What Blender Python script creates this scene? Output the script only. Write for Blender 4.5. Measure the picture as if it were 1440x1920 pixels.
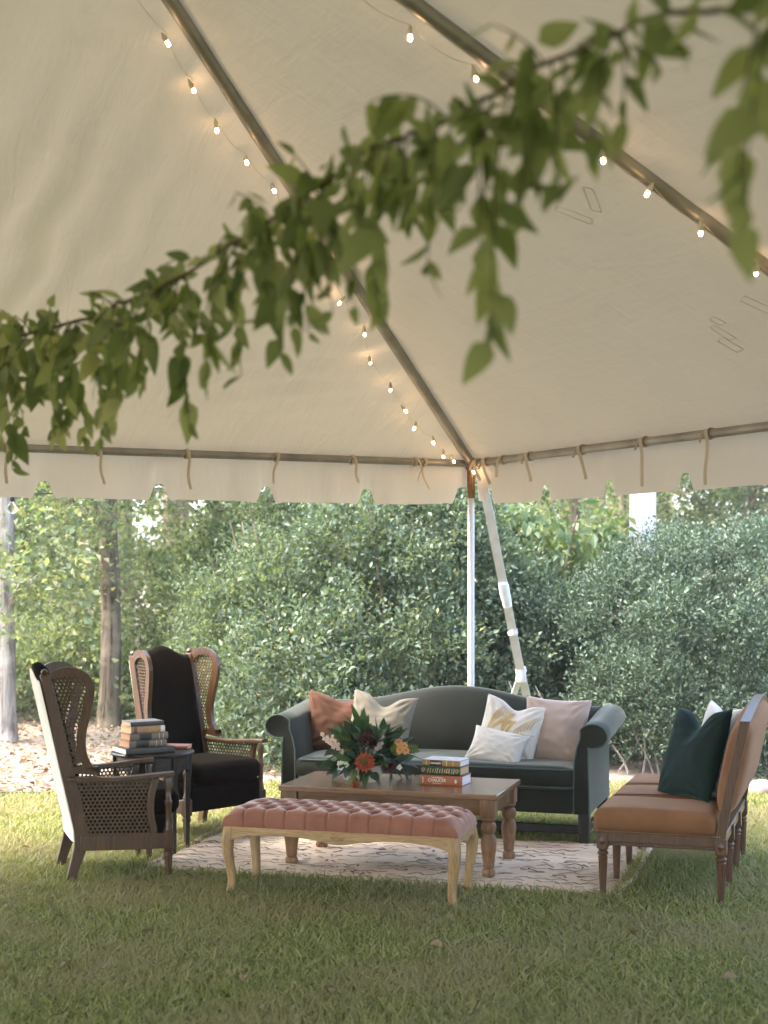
import bpy, bmesh, math, random
import numpy as np
from mathutils import Vector, Matrix, noise as mnoise
random.seed(7); rng = np.random.default_rng(11)
PI = math.pi
sc = bpy.context.scene
for o in list(bpy.data.objects): bpy.data.objects.remove(o)

# ------------------------------------------------------------------ camera, sky, sun, exposure
cam = bpy.data.cameras.new('camera'); camo = bpy.data.objects.new('camera', cam)
sc.collection.objects.link(camo); sc.camera = camo
camo.location = (0, 0, 1.682); camo.rotation_euler = (PI/2, 0, 0)
cam.sensor_fit = 'VERTICAL'; cam.sensor_height = 36; cam.sensor_width = 27
cam.lens = 2803/1920*36; cam.shift_y = 102/1920
cam.clip_start = .05; cam.clip_end = 500
cam.dof.use_dof = True; cam.dof.focus_distance = 8.6; cam.dof.aperture_fstop = 2.7
SUN_EL, SUN_AZ = math.radians(58), math.radians(-100)      # azimuth from +Y towards +X
w = bpy.data.worlds.new('World'); sc.world = w; w.use_nodes = True
nt = w.node_tree; bg = nt.nodes['Background']
sky = nt.nodes.new('ShaderNodeTexSky'); sky.sky_type = 'NISHITA'; sky.sun_disc = False
sky.sun_elevation = SUN_EL; sky.sun_rotation = SUN_AZ; sky.air_density = .8; sky.dust_density = 3.0; sky.ozone_density = .5
nt.links.new(sky.outputs[0], bg.inputs['Color']); bg.inputs['Strength'].default_value = .15
sl = bpy.data.lights.new('sun', 'SUN'); sl.energy = 1.1; sl.angle = math.radians(40); sl.color = (1, .97, .92)
so = bpy.data.objects.new('sun', sl); sc.collection.objects.link(so)
sd = Vector((math.sin(SUN_AZ)*math.cos(SUN_EL), math.cos(SUN_AZ)*math.cos(SUN_EL), math.sin(SUN_EL)))
so.location = sd*40; so.rotation_euler = sd.to_track_quat('Z', 'Y').to_euler()
sc.view_settings.view_transform = 'Standard'; sc.view_settings.look = 'None'
sc.view_settings.gamma = 1; sc.view_settings.exposure = 3.3
sc.render.engine = 'CYCLES'
sc.cycles.max_bounces = 6; sc.cycles.diffuse_bounces = 4; sc.cycles.volume_bounces = 0; sc.cycles.transparent_max_bounces = 6; sc.cycles.sample_clamp_indirect = 4
sc.render.resolution_x = 768; sc.render.resolution_y = 1024

# ------------------------------------------------------------------ helpers
COL = sc.collection
class MB:
    """collects shapes, links them as one mesh object"""
    def __init__(s): s.v = []; s.f = []
    def add(s, vs, fs):
        b = len(s.v); s.v += [tuple(p) for p in vs]; s.f += [tuple(b+i for i in f) for f in fs]; return s
    def box(s, c, d, M=None):
        x, y, z = c; a, b, e = d[0]/2, d[1]/2, d[2]/2
        vs = [Vector((x+i*a, y+j*b, z+k*e)) for i in (-1, 1) for j in (-1, 1) for k in (-1, 1)]
        if M: vs = [M @ p for p in vs]
        return s.add(vs, [(0,1,3,2),(4,6,7,5),(0,4,5,1),(2,3,7,6),(0,2,6,4),(1,5,7,3)])
    def loft(s, rings, caps=True, closed=True):
        n = len(rings[0]); vs = [p for r in rings for p in r]; fs = []
        m = n if closed else n-1
        for i in range(len(rings)-1):
            for j in range(m):
                k = (j+1) % n; fs.append((i*n+j, i*n+k, (i+1)*n+k, (i+1)*n+j))
        if caps: fs.append(tuple(reversed(range(n)))); fs.append(tuple((len(rings)-1)*n+j for j in range(n)))
        return s.add(vs, fs)
    def lathe(s, prof, c=(0,0,0), n=16, caps=True, flute=0, fz=(0,0)):
        rings = []
        for r, z in prof:
            ring = []
            for i in range(n):
                a = 2*PI*i/n
                q = r*(1-flute*(i % 2)) if fz[0] < z < fz[1] else r
                ring.append((c[0]+q*math.cos(a), c[1]+q*math.sin(a), c[2]+z))
            rings.append(ring)
        return s.loft(rings, caps)
    def tube(s, pts, r, n=8, caps=True):
        pts = [Vector(p) for p in pts]; rings = []; up = None
        for i, p in enumerate(pts):
            t = (pts[min(i+1, len(pts)-1)]-pts[max(i-1, 0)]).normalized()
            if up is None: up = t.orthogonal().normalized()
            up = (up - t*up.dot(t)); up = up.normalized() if up.length > 1e-6 else t.orthogonal().normalized()
            sd_ = t.cross(up); rr = r[i] if isinstance(r, (list, tuple)) else r
            rings.append([p+(up*math.cos(2*PI*k/n)+sd_*math.sin(2*PI*k/n))*rr for k in range(n)])
        return s.loft(rings, caps)
    def band(s, pts, wd, th, side):
        side = Vector(side).normalized(); pts = [Vector(p) for p in pts]; rings = []
        for i, p in enumerate(pts):
            t = (pts[min(i+1, len(pts)-1)]-pts[max(i-1, 0)]).normalized(); nn = t.cross(side).normalized()
            rings.append([p+side*a*wd/2+nn*b*th/2 for a, b in ((-1,-1),(1,-1),(1,1),(-1,1))])
        return s.loft(rings)
    def grid(s, fn, nu, nv):
        vs = [fn(i/nu, j/nv) for j in range(nv+1) for i in range(nu+1)]
        fs = [(j*(nu+1)+i, j*(nu+1)+i+1, (j+1)*(nu+1)+i+1, (j+1)*(nu+1)+i) for j in range(nv) for i in range(nu)]
        return s.add(vs, fs)
    def rbox(s, x0, x1, y0, y1, z0, z1, r=.03, puff=(0,0,0), n=10, dist=None):
        """soft cushion box: sphere-ish rounded box with puffed faces"""
        c = Vector(((x0+x1)/2, (y0+y1)/2, (z0+z1)/2)); h = Vector(((x1-x0)/2, (y1-y0)/2, (z1-z0)/2))
        def side(ax, sg):
            o1, o2 = [(1,2),(2,0),(0,1)][ax]
            def fn(u, v):
                def warp(t, hh):   # more samples near the edges
                    q = 2*t-1; e = min(r/hh, .9)
                    return q
                p = Vector((0,0,0)); p[ax] = sg; p[o1] = warp(u, h[o1])*(1 if sg > 0 else -1); p[o2] = warp(v, h[o2])
                q = Vector([p[i]*h[i] for i in range(3)])
                core = Vector([max(-h[i]+r, min(h[i]-r, q[i])) for i in range(3)])
                d = q-core
                if d.length > 1e-9: q = core+d.normalized()*r
                a, b = 1-p[o1]**2, 1-p[o2]**2
                q[ax] += sg*puff[ax]*max(a*b, 0)**.5
                q = c+q
                return dist(q) if dist else q
            return fn
        for ax in range(3):
            o1, o2 = [(1,2),(2,0),(0,1)][ax]
            for sg in (-1, 1):
                s.grid(side(ax, sg), max(4, int(n*min(3, h[o1]/.12))), max(4, int(n*min(3, h[o2]/.12))))
        return s
    def mesh(s, name, mat, smooth=40, weld=True):
        me = bpy.data.meshes.new(name); me.from_pydata(s.v, [], s.f)
        bm = bmesh.new(); bm.from_mesh(me)
        if weld: bmesh.ops.remove_doubles(bm, verts=bm.verts, dist=1e-5)
        bmesh.ops.recalc_face_normals(bm, faces=bm.faces)
        bm.to_mesh(me); bm.free()
        if smooth: me.shade_smooth(); me.set_sharp_from_angle(angle=math.radians(smooth))
        if mat: me.materials.append(mat)
        return me
    def build(s, name, mat, parent=None, smooth=40, bevel=0, weld=True):
        o = link(name, s.mesh(name, mat, smooth, weld), parent)
        if bevel:
            m = o.modifiers.new('bevel', 'BEVEL'); m.width = bevel; m.segments = 2; m.limit_method = 'ANGLE'; m.angle_limit = math.radians(35)
        return o
def link(name, me, parent=None, loc=None, rot=None, scale=None):
    o = bpy.data.objects.new(name, me); COL.objects.link(o)
    if parent: o.parent = parent
    if loc is not None: o.location = loc
    if rot is not None: o.rotation_euler = rot
    if scale is not None: o.scale = scale
    return o
def tag(o, label, cat, group=None):
    o['label'] = label; o['category'] = cat
    if group: o['group'] = group
    return o
def thing(name, label, cat, loc=(0,0,0), rz=0, group=None):
    o = bpy.data.objects.new(name, None); COL.objects.link(o); o.empty_display_size = .1
    o.location = loc; o.rotation_euler = (0, 0, rz); return tag(o, label, cat, group)
def stuff(o): o['kind'] = 'stuff'; return o
def structure(o): o['kind'] = 'structure'; return o
def copy_tree(o, parent=None):
    c = o.copy(); COL.objects.link(c); c.parent = parent
    for ch in list(o.children): copy_tree(ch, c)
    return c
def np_mesh(name, V, F, mat, smooth=False):
    me = bpy.data.meshes.new(name); V = np.asarray(V, np.float32); F = np.asarray(F, np.int32); k = F.shape[1]
    me.vertices.add(len(V)); me.vertices.foreach_set('co', V.ravel())
    me.loops.add(F.size); me.loops.foreach_set('vertex_index', F.ravel())
    me.polygons.add(len(F)); me.polygons.foreach_set('loop_start', np.arange(0, F.size, k, dtype=np.int32))
    if smooth: me.polygons.foreach_set('use_smooth', np.ones(len(F), bool))
    me.update(calc_edges=True)
    if mat: me.materials.append(mat)
    return me
def nz(x, y=0, z=0): return mnoise.noise(Vector((x, y, z)))
def sm(a, b, x):
    t = max(0, min(1, (x-a)/(b-a))); return t*t*(3-2*t)

# ------------------------------------------------------------------ materials
def srgb(r, g, b):
    f = lambda c: (c/255/12.92) if c/255 <= .04045 else ((c/255+.055)/1.055)**2.4
    return (f(r), f(g), f(b))
class NT:
    def __init__(s, name):
        s.m = bpy.data.materials.new(name); s.m.use_nodes = True; s.t = s.m.node_tree; s.n = s.t.nodes
        s.b = s.n['Principled BSDF']; s.out = s.n['Material Output']; s.tc = s.n.new('ShaderNodeTexCoord')
    def node(s, typ, **kw):
        n = s.n.new(typ)
        for k, v in kw.items():
            if k in n.inputs.keys(): n.inputs[k].default_value = v
            else: setattr(n, k, v)
        return n
    def l(s, a, b): s.t.links.new(a, b)
    def map(s, scale=(1,1,1), src='Object', rot=(0,0,0)):
        m = s.node('ShaderNodeMapping'); m.inputs['Scale'].default_value = scale; m.inputs['Rotation'].default_value = rot
        s.l(s.tc.outputs[src], m.inputs[0]); return m.outputs[0]
    def noise(s, scale, detail=4, vec=None, rough=.55, dist=0):
        n = s.node('ShaderNodeTexNoise'); n.inputs['Scale'].default_value = scale; n.inputs['Detail'].default_value = detail
        n.inputs['Roughness'].default_value = rough; n.inputs['Distortion'].default_value = dist
        s.l(vec if vec else s.tc.outputs['Object'], n.inputs['Vector']); return n.outputs['Fac']
    def ramp(s, fac, stops):
        r = s.node('ShaderNodeValToRGB'); e = r.color_ramp.elements
        while len(e) < len(stops): e.new(.5)
        for i, (p, c) in enumerate(stops): e[i].position = p; e[i].color = (*c, 1)
        s.l(fac, r.inputs[0]); return r.outputs[0]
    def mix(s, fac, a, b, typ='MIX'):
        m = s.node('ShaderNodeMix'); m.data_type = 'RGBA'; m.blend_type = typ
        for sock, v in ((m.inputs[0], fac), (m.inputs[6], a), (m.inputs[7], b)):
            if isinstance(v, (int, float)): sock.default_value = v
            elif isinstance(v, tuple): sock.default_value = (*v, 1)
            else: s.l(v, sock)
        return m.outputs[2]
    def bump(s, h, strength=.3, dist=.01):
        b = s.node('ShaderNodeBump'); b.inputs['Strength'].default_value = strength; b.inputs['Distance'].default_value = dist
        s.l(h, b.inputs['Height']); s.l(b.outputs[0], s.b.inputs['Normal']); return b
    def col(s, c):
        if isinstance(c, tuple): s.b.inputs['Base Color'].default_value = (*c, 1)
        else: s.l(c, s.b.inputs['Base Color'])
    def set(s, **kw):
        for k, v in kw.items(): s.b.inputs[k.replace('_', ' ')].default_value = v
        return s
def fabric(name, c1, c2, scale=6, rough=.85, sheen=0, sheen_col=None, weave=600, bump=.15, rs=.4):
    n = NT(name); f = n.noise(scale, 5); n.col(n.ramp(f, [(.3, c1), (.72, c2)]))
    n.set(Roughness=rough, Specular_IOR_Level=.2)
    if sheen:
        n.set(Sheen_Weight=sheen, Sheen_Roughness=rs)
        n.b.inputs['Sheen Tint'].default_value = (*(sheen_col or c2), 1)
    n.bump(n.noise(weave, 2), bump, .002); return n.m
def wood(name, c1, c2, rough=.5, axis=0, sc_=9, coat=0, spec=.4):
    n = NT(name); s = [sc_*4]*3; s[axis] = sc_*.35
    f = n.noise(1.0, 8, n.map(tuple(s)), .62, .8); g = n.noise(1.0, 4, n.map(tuple(q*5 for q in s)))
    c = n.ramp(f, [(.32, c1), (.7, c2)]); c = n.mix(.35, c, n.ramp(g, [(.35, tuple(q*.45 for q in c1)), (.6, c2)]))
    n.col(c); n.set(Roughness=rough, Specular_IOR_Level=spec, Coat_Weight=coat, Coat_Roughness=.25); n.bump(g, .25, .002); return n.m
def plain(name, c, rough=.6, metal=0, var=.15, sc_=8, bump=0):
    n = NT(name); f = n.noise(sc_, 4); n.col(n.ramp(f, [(.3, tuple(q*(1-var) for q in c)), (.7, tuple(min(1, q*(1+var)) for q in c))]))
    n.set(Roughness=rough, Metallic=metal)
    if bump: n.bump(n.noise(sc_*12, 3), bump, .004)
    return n.m
def leafmat(name, stops, rough=.55, trans=.35, patch=None, patch_scale=.8):
    """per-leaf colour; light passes through the blade"""
    n = NT(name); g = n.node('ShaderNodeNewGeometry'); c = n.ramp(g.outputs['Random Per Island'], stops)
    if patch: c = n.mix(n.ramp(n.noise(patch_scale, 3), [(.42, (0,0,0)), (.62, (1,1,1))]), c, patch)
    n.col(c); n.set(Roughness=rough, Specular_IOR_Level=.3)
    tr = n.node('ShaderNodeBsdfTranslucent'); n.l(n.mix(1, c, (1.5, 1.5, .7), 'MULTIPLY'), tr.inputs[0])
    mx = n.node('ShaderNodeMixShader'); mx.inputs[0].default_value = trans
    n.l(n.b.outputs[0], mx.inputs[1]); n.l(tr.outputs[0], mx.inputs[2]); n.l(mx.outputs[0], n.out.inputs[0]); return n.m
def vinyl(name, c, trans, bump=.25):
    n = NT(name); f = n.noise(1.4, 5); v = n.map((1, 1, 1)); st = n.noise(1, 5, n.map((2, 14, 3), rot=(0, 0, .5)), .6, .5); st2 = n.noise(1, 4, n.map((11, 2.2, 3), rot=(0, 0, -.3)), .6, .6)
    col = n.mix(.6, n.ramp(f, [(.3, tuple(q*.93 for q in c)), (.7, c)]), n.ramp(n.noise(.9, 8, v, .7), [(.55, c), (.75, tuple(q*.82 for q in c))]))
    n.col(col); n.set(Roughness=.5, Specular_IOR_Level=.3)
    add = n.node('ShaderNodeMath', operation='ADD'); n.l(st, add.inputs[0]); n.l(st2, add.inputs[1])
    b = n.bump(add.outputs[0], bump, .02)
    tr = n.node('ShaderNodeBsdfTranslucent'); n.l(col, tr.inputs[0]); n.l(b.outputs[0], tr.inputs[1])
    mx = n.node('ShaderNodeMixShader'); mx.inputs[0].default_value = trans
    n.l(n.b.outputs[0], mx.inputs[1]); n.l(tr.outputs[0], mx.inputs[2]); n.l(mx.outputs[0], n.out.inputs[0]); return n.m
def emit(name, c, s):
    n = NT(name); n.col(c); n.b.inputs['Emission Color'].default_value = (*c, 1); n.b.inputs['Emission Strength'].default_value = s; return n.m

M = dict(
    canopy=vinyl('canopy_vinyl', (.67, .595, .455), .047, .45), valance=vinyl('valance_vinyl', (.75, .69, .58), .085, .25),
    tie=fabric('tie_webbing', (.58, .5, .38), (.66, .58, .45), weave=300), pipe=plain('galvanised_pipe', (.34, .32, .285), .48, .6, .25, 5),
    polewhite=plain('white_pole_paint', (.72, .70, .68), .45, 0, .06), fitting=plain('rusty_fitting', (.22, .13, .07), .6, .5, .4, 20),
    strap=fabric('strap_sleeve', (.55, .51, .46), (.7, .66, .6), 10, weave=400, bump=.4), ribbon=plain('white_ribbon', (.8, .8, .82), .6),
    green=fabric('green_velvet', (.013, .0145, .0095), (.022, .0245, .0165), 5, .75, .6, (.64, .63, .50), 900, .2, .35),
    greenpipe=fabric('green_piping', (.05, .075, .06), (.09, .12, .1), 30, .7, .5, (.6, .7, .6)),
    darkleg=wood('dark_sofa_leg', (.008, .006, .005), (.02, .013, .01), .4, 2),
    brownwood=wood('walnut_frame', (.042, .019, .007), (.105, .051, .0195), .36, 2, 7, .25),
    cane=fabric('woven_cane', (.06, .036, .018), (.12, .075, .04), 40, .6, weave=900, bump=.3),
    olive=fabric('olive_brown_velvet', (.0045, .003, .0018), (.009, .006, .0034), 7, .9, .06, (.62, .42, .16), 900, .2, .3),
    creamback=fabric('cream_back_cloth', (.62, .56, .44), (.7, .64, .52), 5, .9, weave=500),
    tablewood=wood('pine_table', (.13, .06, .026), (.27, .145, .066), .27, 0, 7, .55, .5), tablewoodz=wood('pine_table_leg', (.13, .06, .026), (.29, .155, .07), .5, 2, 7),
    benchwood=wood('pale_bench_wood', (.25, .14, .05), (.43, .27, .115), .55, 0, 10), benchwoodz=wood('pale_bench_leg', (.25, .14, .05), (.43, .27, .115), .55, 2, 10),
    pinkvelvet=fabric('dusty_rose_velvet', (.20, .073, .042), (.28, .115, .07), 8, .6, .7, (1, .80, .66), 900, .2, .4),
    rust=fabric('rust_suede', (.135, .056, .022), (.205, .095, .039), 6, .8, .3, (.8, .55, .36), 700, .25, .4), seam=plain('seam_thread', (.09, .03, .01), .9),
    setteewood=wood('settee_walnut', (.05, .022, .009), (.125, .058, .024), .4, 2, 8, .2), brass=plain('brass_nail', (.55, .36, .16), .35, .9),
    rug=None, sidewood=wood('black_brown_table', (.009, .006, .0045), (.028, .019, .014), .32, 0, 8, .3),
)
M['olive'].node_tree.nodes['Principled BSDF'].inputs['Specular IOR Level'].default_value = .04

# ------------------------------------------------------------------ ground
def ground_mat():
    n = NT('leaf_litter_soil'); f = n.noise(2.2, 8, rough=.65); g = n.noise(28, 4)
    c = n.mix(n.ramp(g, [(.4, (0,0,0)), (.62, (1,1,1))]), n.ramp(f, [(.3, (.12, .085, .055)), (.7, (.24, .19, .14))]), (.32, .27, .22))
    n.col(c); n.set(Roughness=.95, Specular_IOR_Level=.1); n.bump(g, .6, .03); return n.m
def lawn_mat():
    n = NT('lawn_thatch'); f = n.noise(1.1, 6, rough=.6); g = n.noise(60, 4)
    c = n.ramp(f, [(.35, (.05, .058, .02)), (.65, (.10, .095, .04))]); c = n.mix(.5, c, n.ramp(g, [(.35, (.03, .03, .012)), (.65, (.14, .125, .06))]))
    n.col(c); n.set(Roughness=.95, Specular_IOR_Level=.1); n.bump(g, .7, .02); return n.m
mb = MB()
def gz(x, y): return -.02 + .25*sm(16, 60, y) + .5*sm(25, 60, y)
mb.grid(lambda u, v: (-70+140*u, -60+130*v, gz(-70+140*u, -60+130*v)), 40, 60)
structure(mb.build('ground', ground_mat(), smooth=60))
def lawn_edge(x): return 10.95+.10*nz(x*.7, 3)+.05*nz(x*2.3, 9) + .7*sm(-1.9, -.6, x)-.05*sm(1, 3, x)
mb = MB(); NX = 160
mb.grid(lambda u, v: ((-16+32*u), (-14)*(1-v)+lawn_edge(-16+32*u)*v, 0.0), NX, 60)
structure(mb.build('lawn', lawn_mat(), smooth=60))
# timber edging between lawn and leaf-littered path
M['edging'] = wood('weathered_edging', (.035, .03, .027), (.10, .09, .08), .8, 0, 5)
mb = MB(); mb.loft([[(x, lawn_edge(x)+.01+a, z) for a, z in ((-.035, -.03), (.035, -.03), (.035, .025+.008*nz(x*3)), (-.035, .03+.008*nz(x*3)))] for x in np.linspace(-5.6, -2.45, 24)])
tag(mb.build('edging_board', M['edging'], smooth=30), 'low weathered timber edging between the lawn and the leaf-strewn path', 'edging')

# ------------------------------------------------------------------ grass blades (nobody could count them)
RUGC = (-1.38, 8.23); RUGA = -.277; RUGL, RUGW = 2.68, 1.46
def rug_local(X, Y):
    dx, dy = X-RUGC[0], Y-RUGC[1]; c, s = math.cos(RUGA), math.sin(RUGA)
    return c*dx+s*dy, -s*dx+c*dy
def grass():
    n = 345000
    q = rng.random(n); D = 4.7*(11.75/4.7)**(q**.92)
    X = (rng.random(n)*2-1)*(.275*D+.45)
    keep = D < np.array([lawn_edge(x) for x in np.linspace(-6, 6, 601)])[np.clip(((X+6)*50).astype(int), 0, 600)]
    lu, lv = rug_local(X, D)
    keep &= ~((lu > .05) & (lu < RUGL-.05) & (lv > .03) & (lv < RUGW-.04))
    X, D = X[keep], D[keep]; n = len(X)
    # clumping: blades lean together in tufts
    cl = np.array([nz(a*9, b*9, 1) for a, b in zip(X[::6], D[::6])]).repeat(6)[:n]
    cl = np.resize(cl, n)
    h = (.026+.036*rng.random(n))*(1+.45*cl)*(1-.25*np.clip((D-8)/3, 0, 1)+.1); wd = .0019+.0016*rng.random(n)+.00022*(D-5)
    az = rng.random(n)*2*PI; lean = (.25+.9*rng.random(n))*h
    dx, dy = np.cos(az), np.sin(az); sx, sy = -dy, dx
    V = np.zeros((n, 5, 3), np.float32)
    def put(i, t, w_, hh):
        V[:, i, 0] = X+dx*lean*t*t+sx*wd*w_; V[:, i, 1] = D+dy*lean*t*t+sy*wd*w_; V[:, i, 2] = h*hh
    put(0, 0, -1, -.05); put(1, 0, 1, -.05); put(2, .6, -.75, .62); put(3, .6, .75, .62); put(4, 1.15, 0, .95)
    b = np.arange(n)[:, None]*5
    F = np.concatenate([b+np.array([[0,1,3]]), b+np.array([[0,3,2]]), b+np.array([[2,3,4]])]).astype(np.int32)
    gm = leafmat('grass_blades', [(0, (.10, .13, .034)), (.45, (.215, .24, .07)), (.8, (.34, .32, .12)), (1, (.46, .38, .22))], .6, .35, (.29, .26, .125), 1.3)
    o = link('grass', np_mesh('grass', V.reshape(-1, 3), F, gm)); stuff(o)
    tag(o, 'short mown lawn grass under the tent', 'grass')
grass()

# ------------------------------------------------------------------ tent
TA = .454; HA, ZE, ZP = 4.2, 2.387, 4.49; TL = 9.6
tent = thing('frame_tent', 'large cream frame tent with pipe rafters and scalloped valance', 'tent', (.594, 10.2, 0), TA)
def slope(k): return ZE+.501*k
def panel(A, B, C, D, nu, nv, fold=None):
    A, B, C, D = map(Vector, (A, B, C, D)); mb = MB()
    def fn(u, v):
        p = A.lerp(B, u).lerp(D.lerp(C, u), v)
        p.z += .035+.012*nz(p.x*.9, p.y*.9, 4)*sm(0, .1, v)+.006*nz(p.x*4, p.y*4)*sm(0, .1, v)
        p.z -= .05*math.sin(PI*min(1, v*1.0))*.6
        p.z += .012*nz(p.x*7, p.y*2.2, 3)*math.exp(-v*14)      # puckers near the eave
        if fold: p.z += fold(p)
        return p
    mb.grid(fn, nu, nv); return mb.build('canopy_panel', M['canopy'], tent, smooth=80)
def fold_far(p):   # slack folds high on the far slope
    u, v = p.x, p.y
    m = math.exp(-((u+3.5)/.62)**2-((v+1.75)/.75)**2)
    w = math.exp(-((u+1.5)/.8)**2-((v+.9)/.6)**2)
    return .024*m*math.sin((u*.92+v*.1)*26+nz(u*3, v*3)*2)+.010*w*math.sin((u*.3+v*1.0)*30+nz(u*2, v*2)*3)+.004*math.sin((u+v*.3)*9+nz(u, v)*3)
def fold_side(p):
    u, v = p.x, p.y; return .006*nz(u*1.4+v*.6, v*3.2-u, 8)+.004*math.sin((v*.8-u*1.6)*8+nz(u*2, v*2)*4)*math.exp(-((u+.8)/.7)**2)
W2 = 2*HA
XO = .052; ZO = ZE-.026
panel((-W2-XO,XO,ZO), (XO,XO,ZO), (-HA,-HA,ZP), (-HA,-HA,ZP), 150, 90, fold_far)
panel((XO,XO,ZO), (XO,-TL-XO,ZO), (-HA,-TL+HA,ZP), (-HA,-HA,ZP), 190, 60, fold_side)
panel((-W2-XO,-TL-XO,ZO), (-W2-XO,XO,ZO), (-HA,-HA,ZP), (-HA,-TL+HA,ZP), 60, 16)
panel((XO,-TL-XO,ZO), (-W2-XO,-TL-XO,ZO), (-HA,-TL+HA,ZP), (-HA,-TL+HA,ZP), 40, 16)
# pipes
def pipe(name, a, b, r=.028, n=14, mat='pipe'): return MB().tube([Vector(a).lerp(Vector(b), t/4) for t in range(5)], r, n).build(name, M[mat], tent)
for c_, pk in (((0,0), -HA), ((-W2,0), -HA), ((0,-TL), -TL+HA), ((-W2,-TL), -TL+HA)):
    pipe('hip_rafter', (c_[0], c_[1], ZE+.0), (-HA, pk, ZP-.02), .031)
for v in (-HA, -TL+HA):
    pipe('rafter', (0, v, ZE), (-HA, v, ZP-.02), .031); pipe('rafter', (-W2, v, ZE), (-HA, v, ZP-.02), .031)
pipe('rafter', (-HA, 0, ZE), (-HA, -HA, ZP-.02), .031)
pipe('ridge_pipe', (-HA, -HA, ZP-.03), (-HA, -TL+HA, ZP-.03), .031)
for a, b in (((0,0),(-HA,0)), ((-HA,0),(-W2,0)), ((0,0),(0,-HA)), ((0,-HA),(0,-TL+HA)), ((0,-TL+HA),(0,-TL)), ((-W2,0),(-W2,-HA)), ((-W2,-HA),(-W2,-TL+HA)), ((-W2,-TL+HA),(-W2,-TL)), ((0,-TL),(-W2,-TL))):
    pipe('eave_rail', (*a, ZE-.004), (*b, ZE-.004), .0245)
for a in ((0,0), (-HA,0), (-W2,0), (0,-HA), (0,-TL+HA), (0,-TL), (-W2,-HA), (-W2,-TL+HA), (-W2,-TL), (-HA,-TL)):
    p = pipe('tent_pole', (*a, -.02), (*a, ZE-.19), .0235, 16, 'polewhite')
    MB().lathe([(.05, -.0), (.05, .012), (.03, .016), (.03, .05)], (*a, .0), 16).build('base_plate', M['pipe'], p)
    MB().tube([(*a, ZE-.24), (*a, ZE-.02)], .0275, 14).build('pole_socket', M['fitting'], p)
    MB().tube([(a[0]-.035, a[1], ZE-.17), (a[0]+.035, a[1], ZE-.17)], .006, 8).build('locking_pin', M['pipe'], p)
MB().lathe([(.03, -.05), (.04, -.03), (.042, .02), (.03, .045)], (0,0,ZE), 14).build('corner_fitting', M['fitting'], tent)
# scalloped valance, one sheet along each eave, hanging just outside the rail
def valance(axis, length, offs, first, fine, dirn):
    mb = MB(); n = int(length/(.011 if fine else .05)); rows = 9 if fine else 4
    def fn(i, j):
        s = i*length; d = (s-first) % .716; d = min(d, .716-d)
        drop = .292-.035*math.exp(-s/.35) - .098*math.exp(-(d/.05)**4) + .012*nz(s*1.3, 5)
        if d < .12: drop += .008*math.exp(-((d-.085)/.02)**2)
        z = ZE+.045-drop*j-.045*j
        bil = (.012*nz(s*2.2, j*1.5, dirn)+.006*math.sin(s*11+nz(s*3)*3))*sm(0, .5, j)+.03*j*j*.3
        o = offs+bil
        return (-s, o, z) if axis == 'u' else (o, -s, z)
    mb.grid(fn, n, rows); o = mb.build('valance', M['valance'], tent, smooth=80); return o
valance('u', W2, .045, .758, True, 1)
valance('v', TL, .045, .867, True, 2)
def val_plain(p0, p1, out):
    p0, p1, out = Vector(p0), Vector(p1), Vector(out); mb = MB(); L = (p1-p0).length
    def fn(i, j):
        s = i*L; d = (s-.4) % .716; d = min(d, .716-d); drop = .29-.095*math.exp(-(d/.05)**4)
        p = p0.lerp(p1, i)+out*(.045+.02*j*nz(s*2, j)); return (p.x, p.y, ZE+.045-drop*j-.04*j)
    mb.grid(fn, 200, 4); mb.build('valance', M['valance'], tent, smooth=80)
val_plain((-W2,0,0), (-W2,-TL,0), (-1,0,0)); val_plain((-W2,-TL,0), (0,-TL,0), (0,-1,0))
# ribbon ties knotted round the eave rails
def tie(s, axis, ln, lean, twist):
    mb = MB(); pts = []
    for a in range(9):
        t = a/8*2*PI*.92+.5; pts.append(((0, .031*math.cos(t), ZE-.004+.031*math.sin(t))))
    mb.band(pts, .02, .003, (1, 0, .15))
    tail = [(lean*t*.6+.006*math.sin(t*7+twist), -.034-.008*math.sin(t*5+s), ZE+.012-ln*t) for t in np.linspace(0, 1, 9)]
    mb.band(tail, .021, .002, (math.cos(twist), math.sin(twist), 0))
    mb.band([(0, -.02, ZE+.02), (-.03, -.035, ZE-.005), (-.05, -.036, ZE-.05)], .013, .002, (.3, 1, 0))
    o = mb.build('tie_ribbon', M['tie'], tent, smooth=60)
    if axis == 'u': o.location = (-s, 0, 0)
    else: o.location = (0, -s, 0); o.rotation_euler = (0, 0, -PI/2)
for i, s in enumerate([.36, .43, .894, 1.43, 2.03, 2.59, 3.14, 3.7]): tie(s, 'u', [.15, .2, .17, .19, .24, .22, .23, .2][i], [-.12, .15, .05, -.06, .02, .04, -.02, .03][i], [.9, .6, .3, .5, .2, .4, .3, .1][i])
for i, s in enumerate([.1, .22, .44, .77, 1.367, 1.996, 2.577, 3.2, 3.8]): tie(s, 'v', [.14, .17, .13, .18, .2, .27, .29, .25, .22][i], [.1, .12, -.1, .08, .13, .03, .0, .04, .02][i], [.9, .7, .5, .6, .5, .3, .2, .4, .3][i])
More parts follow.
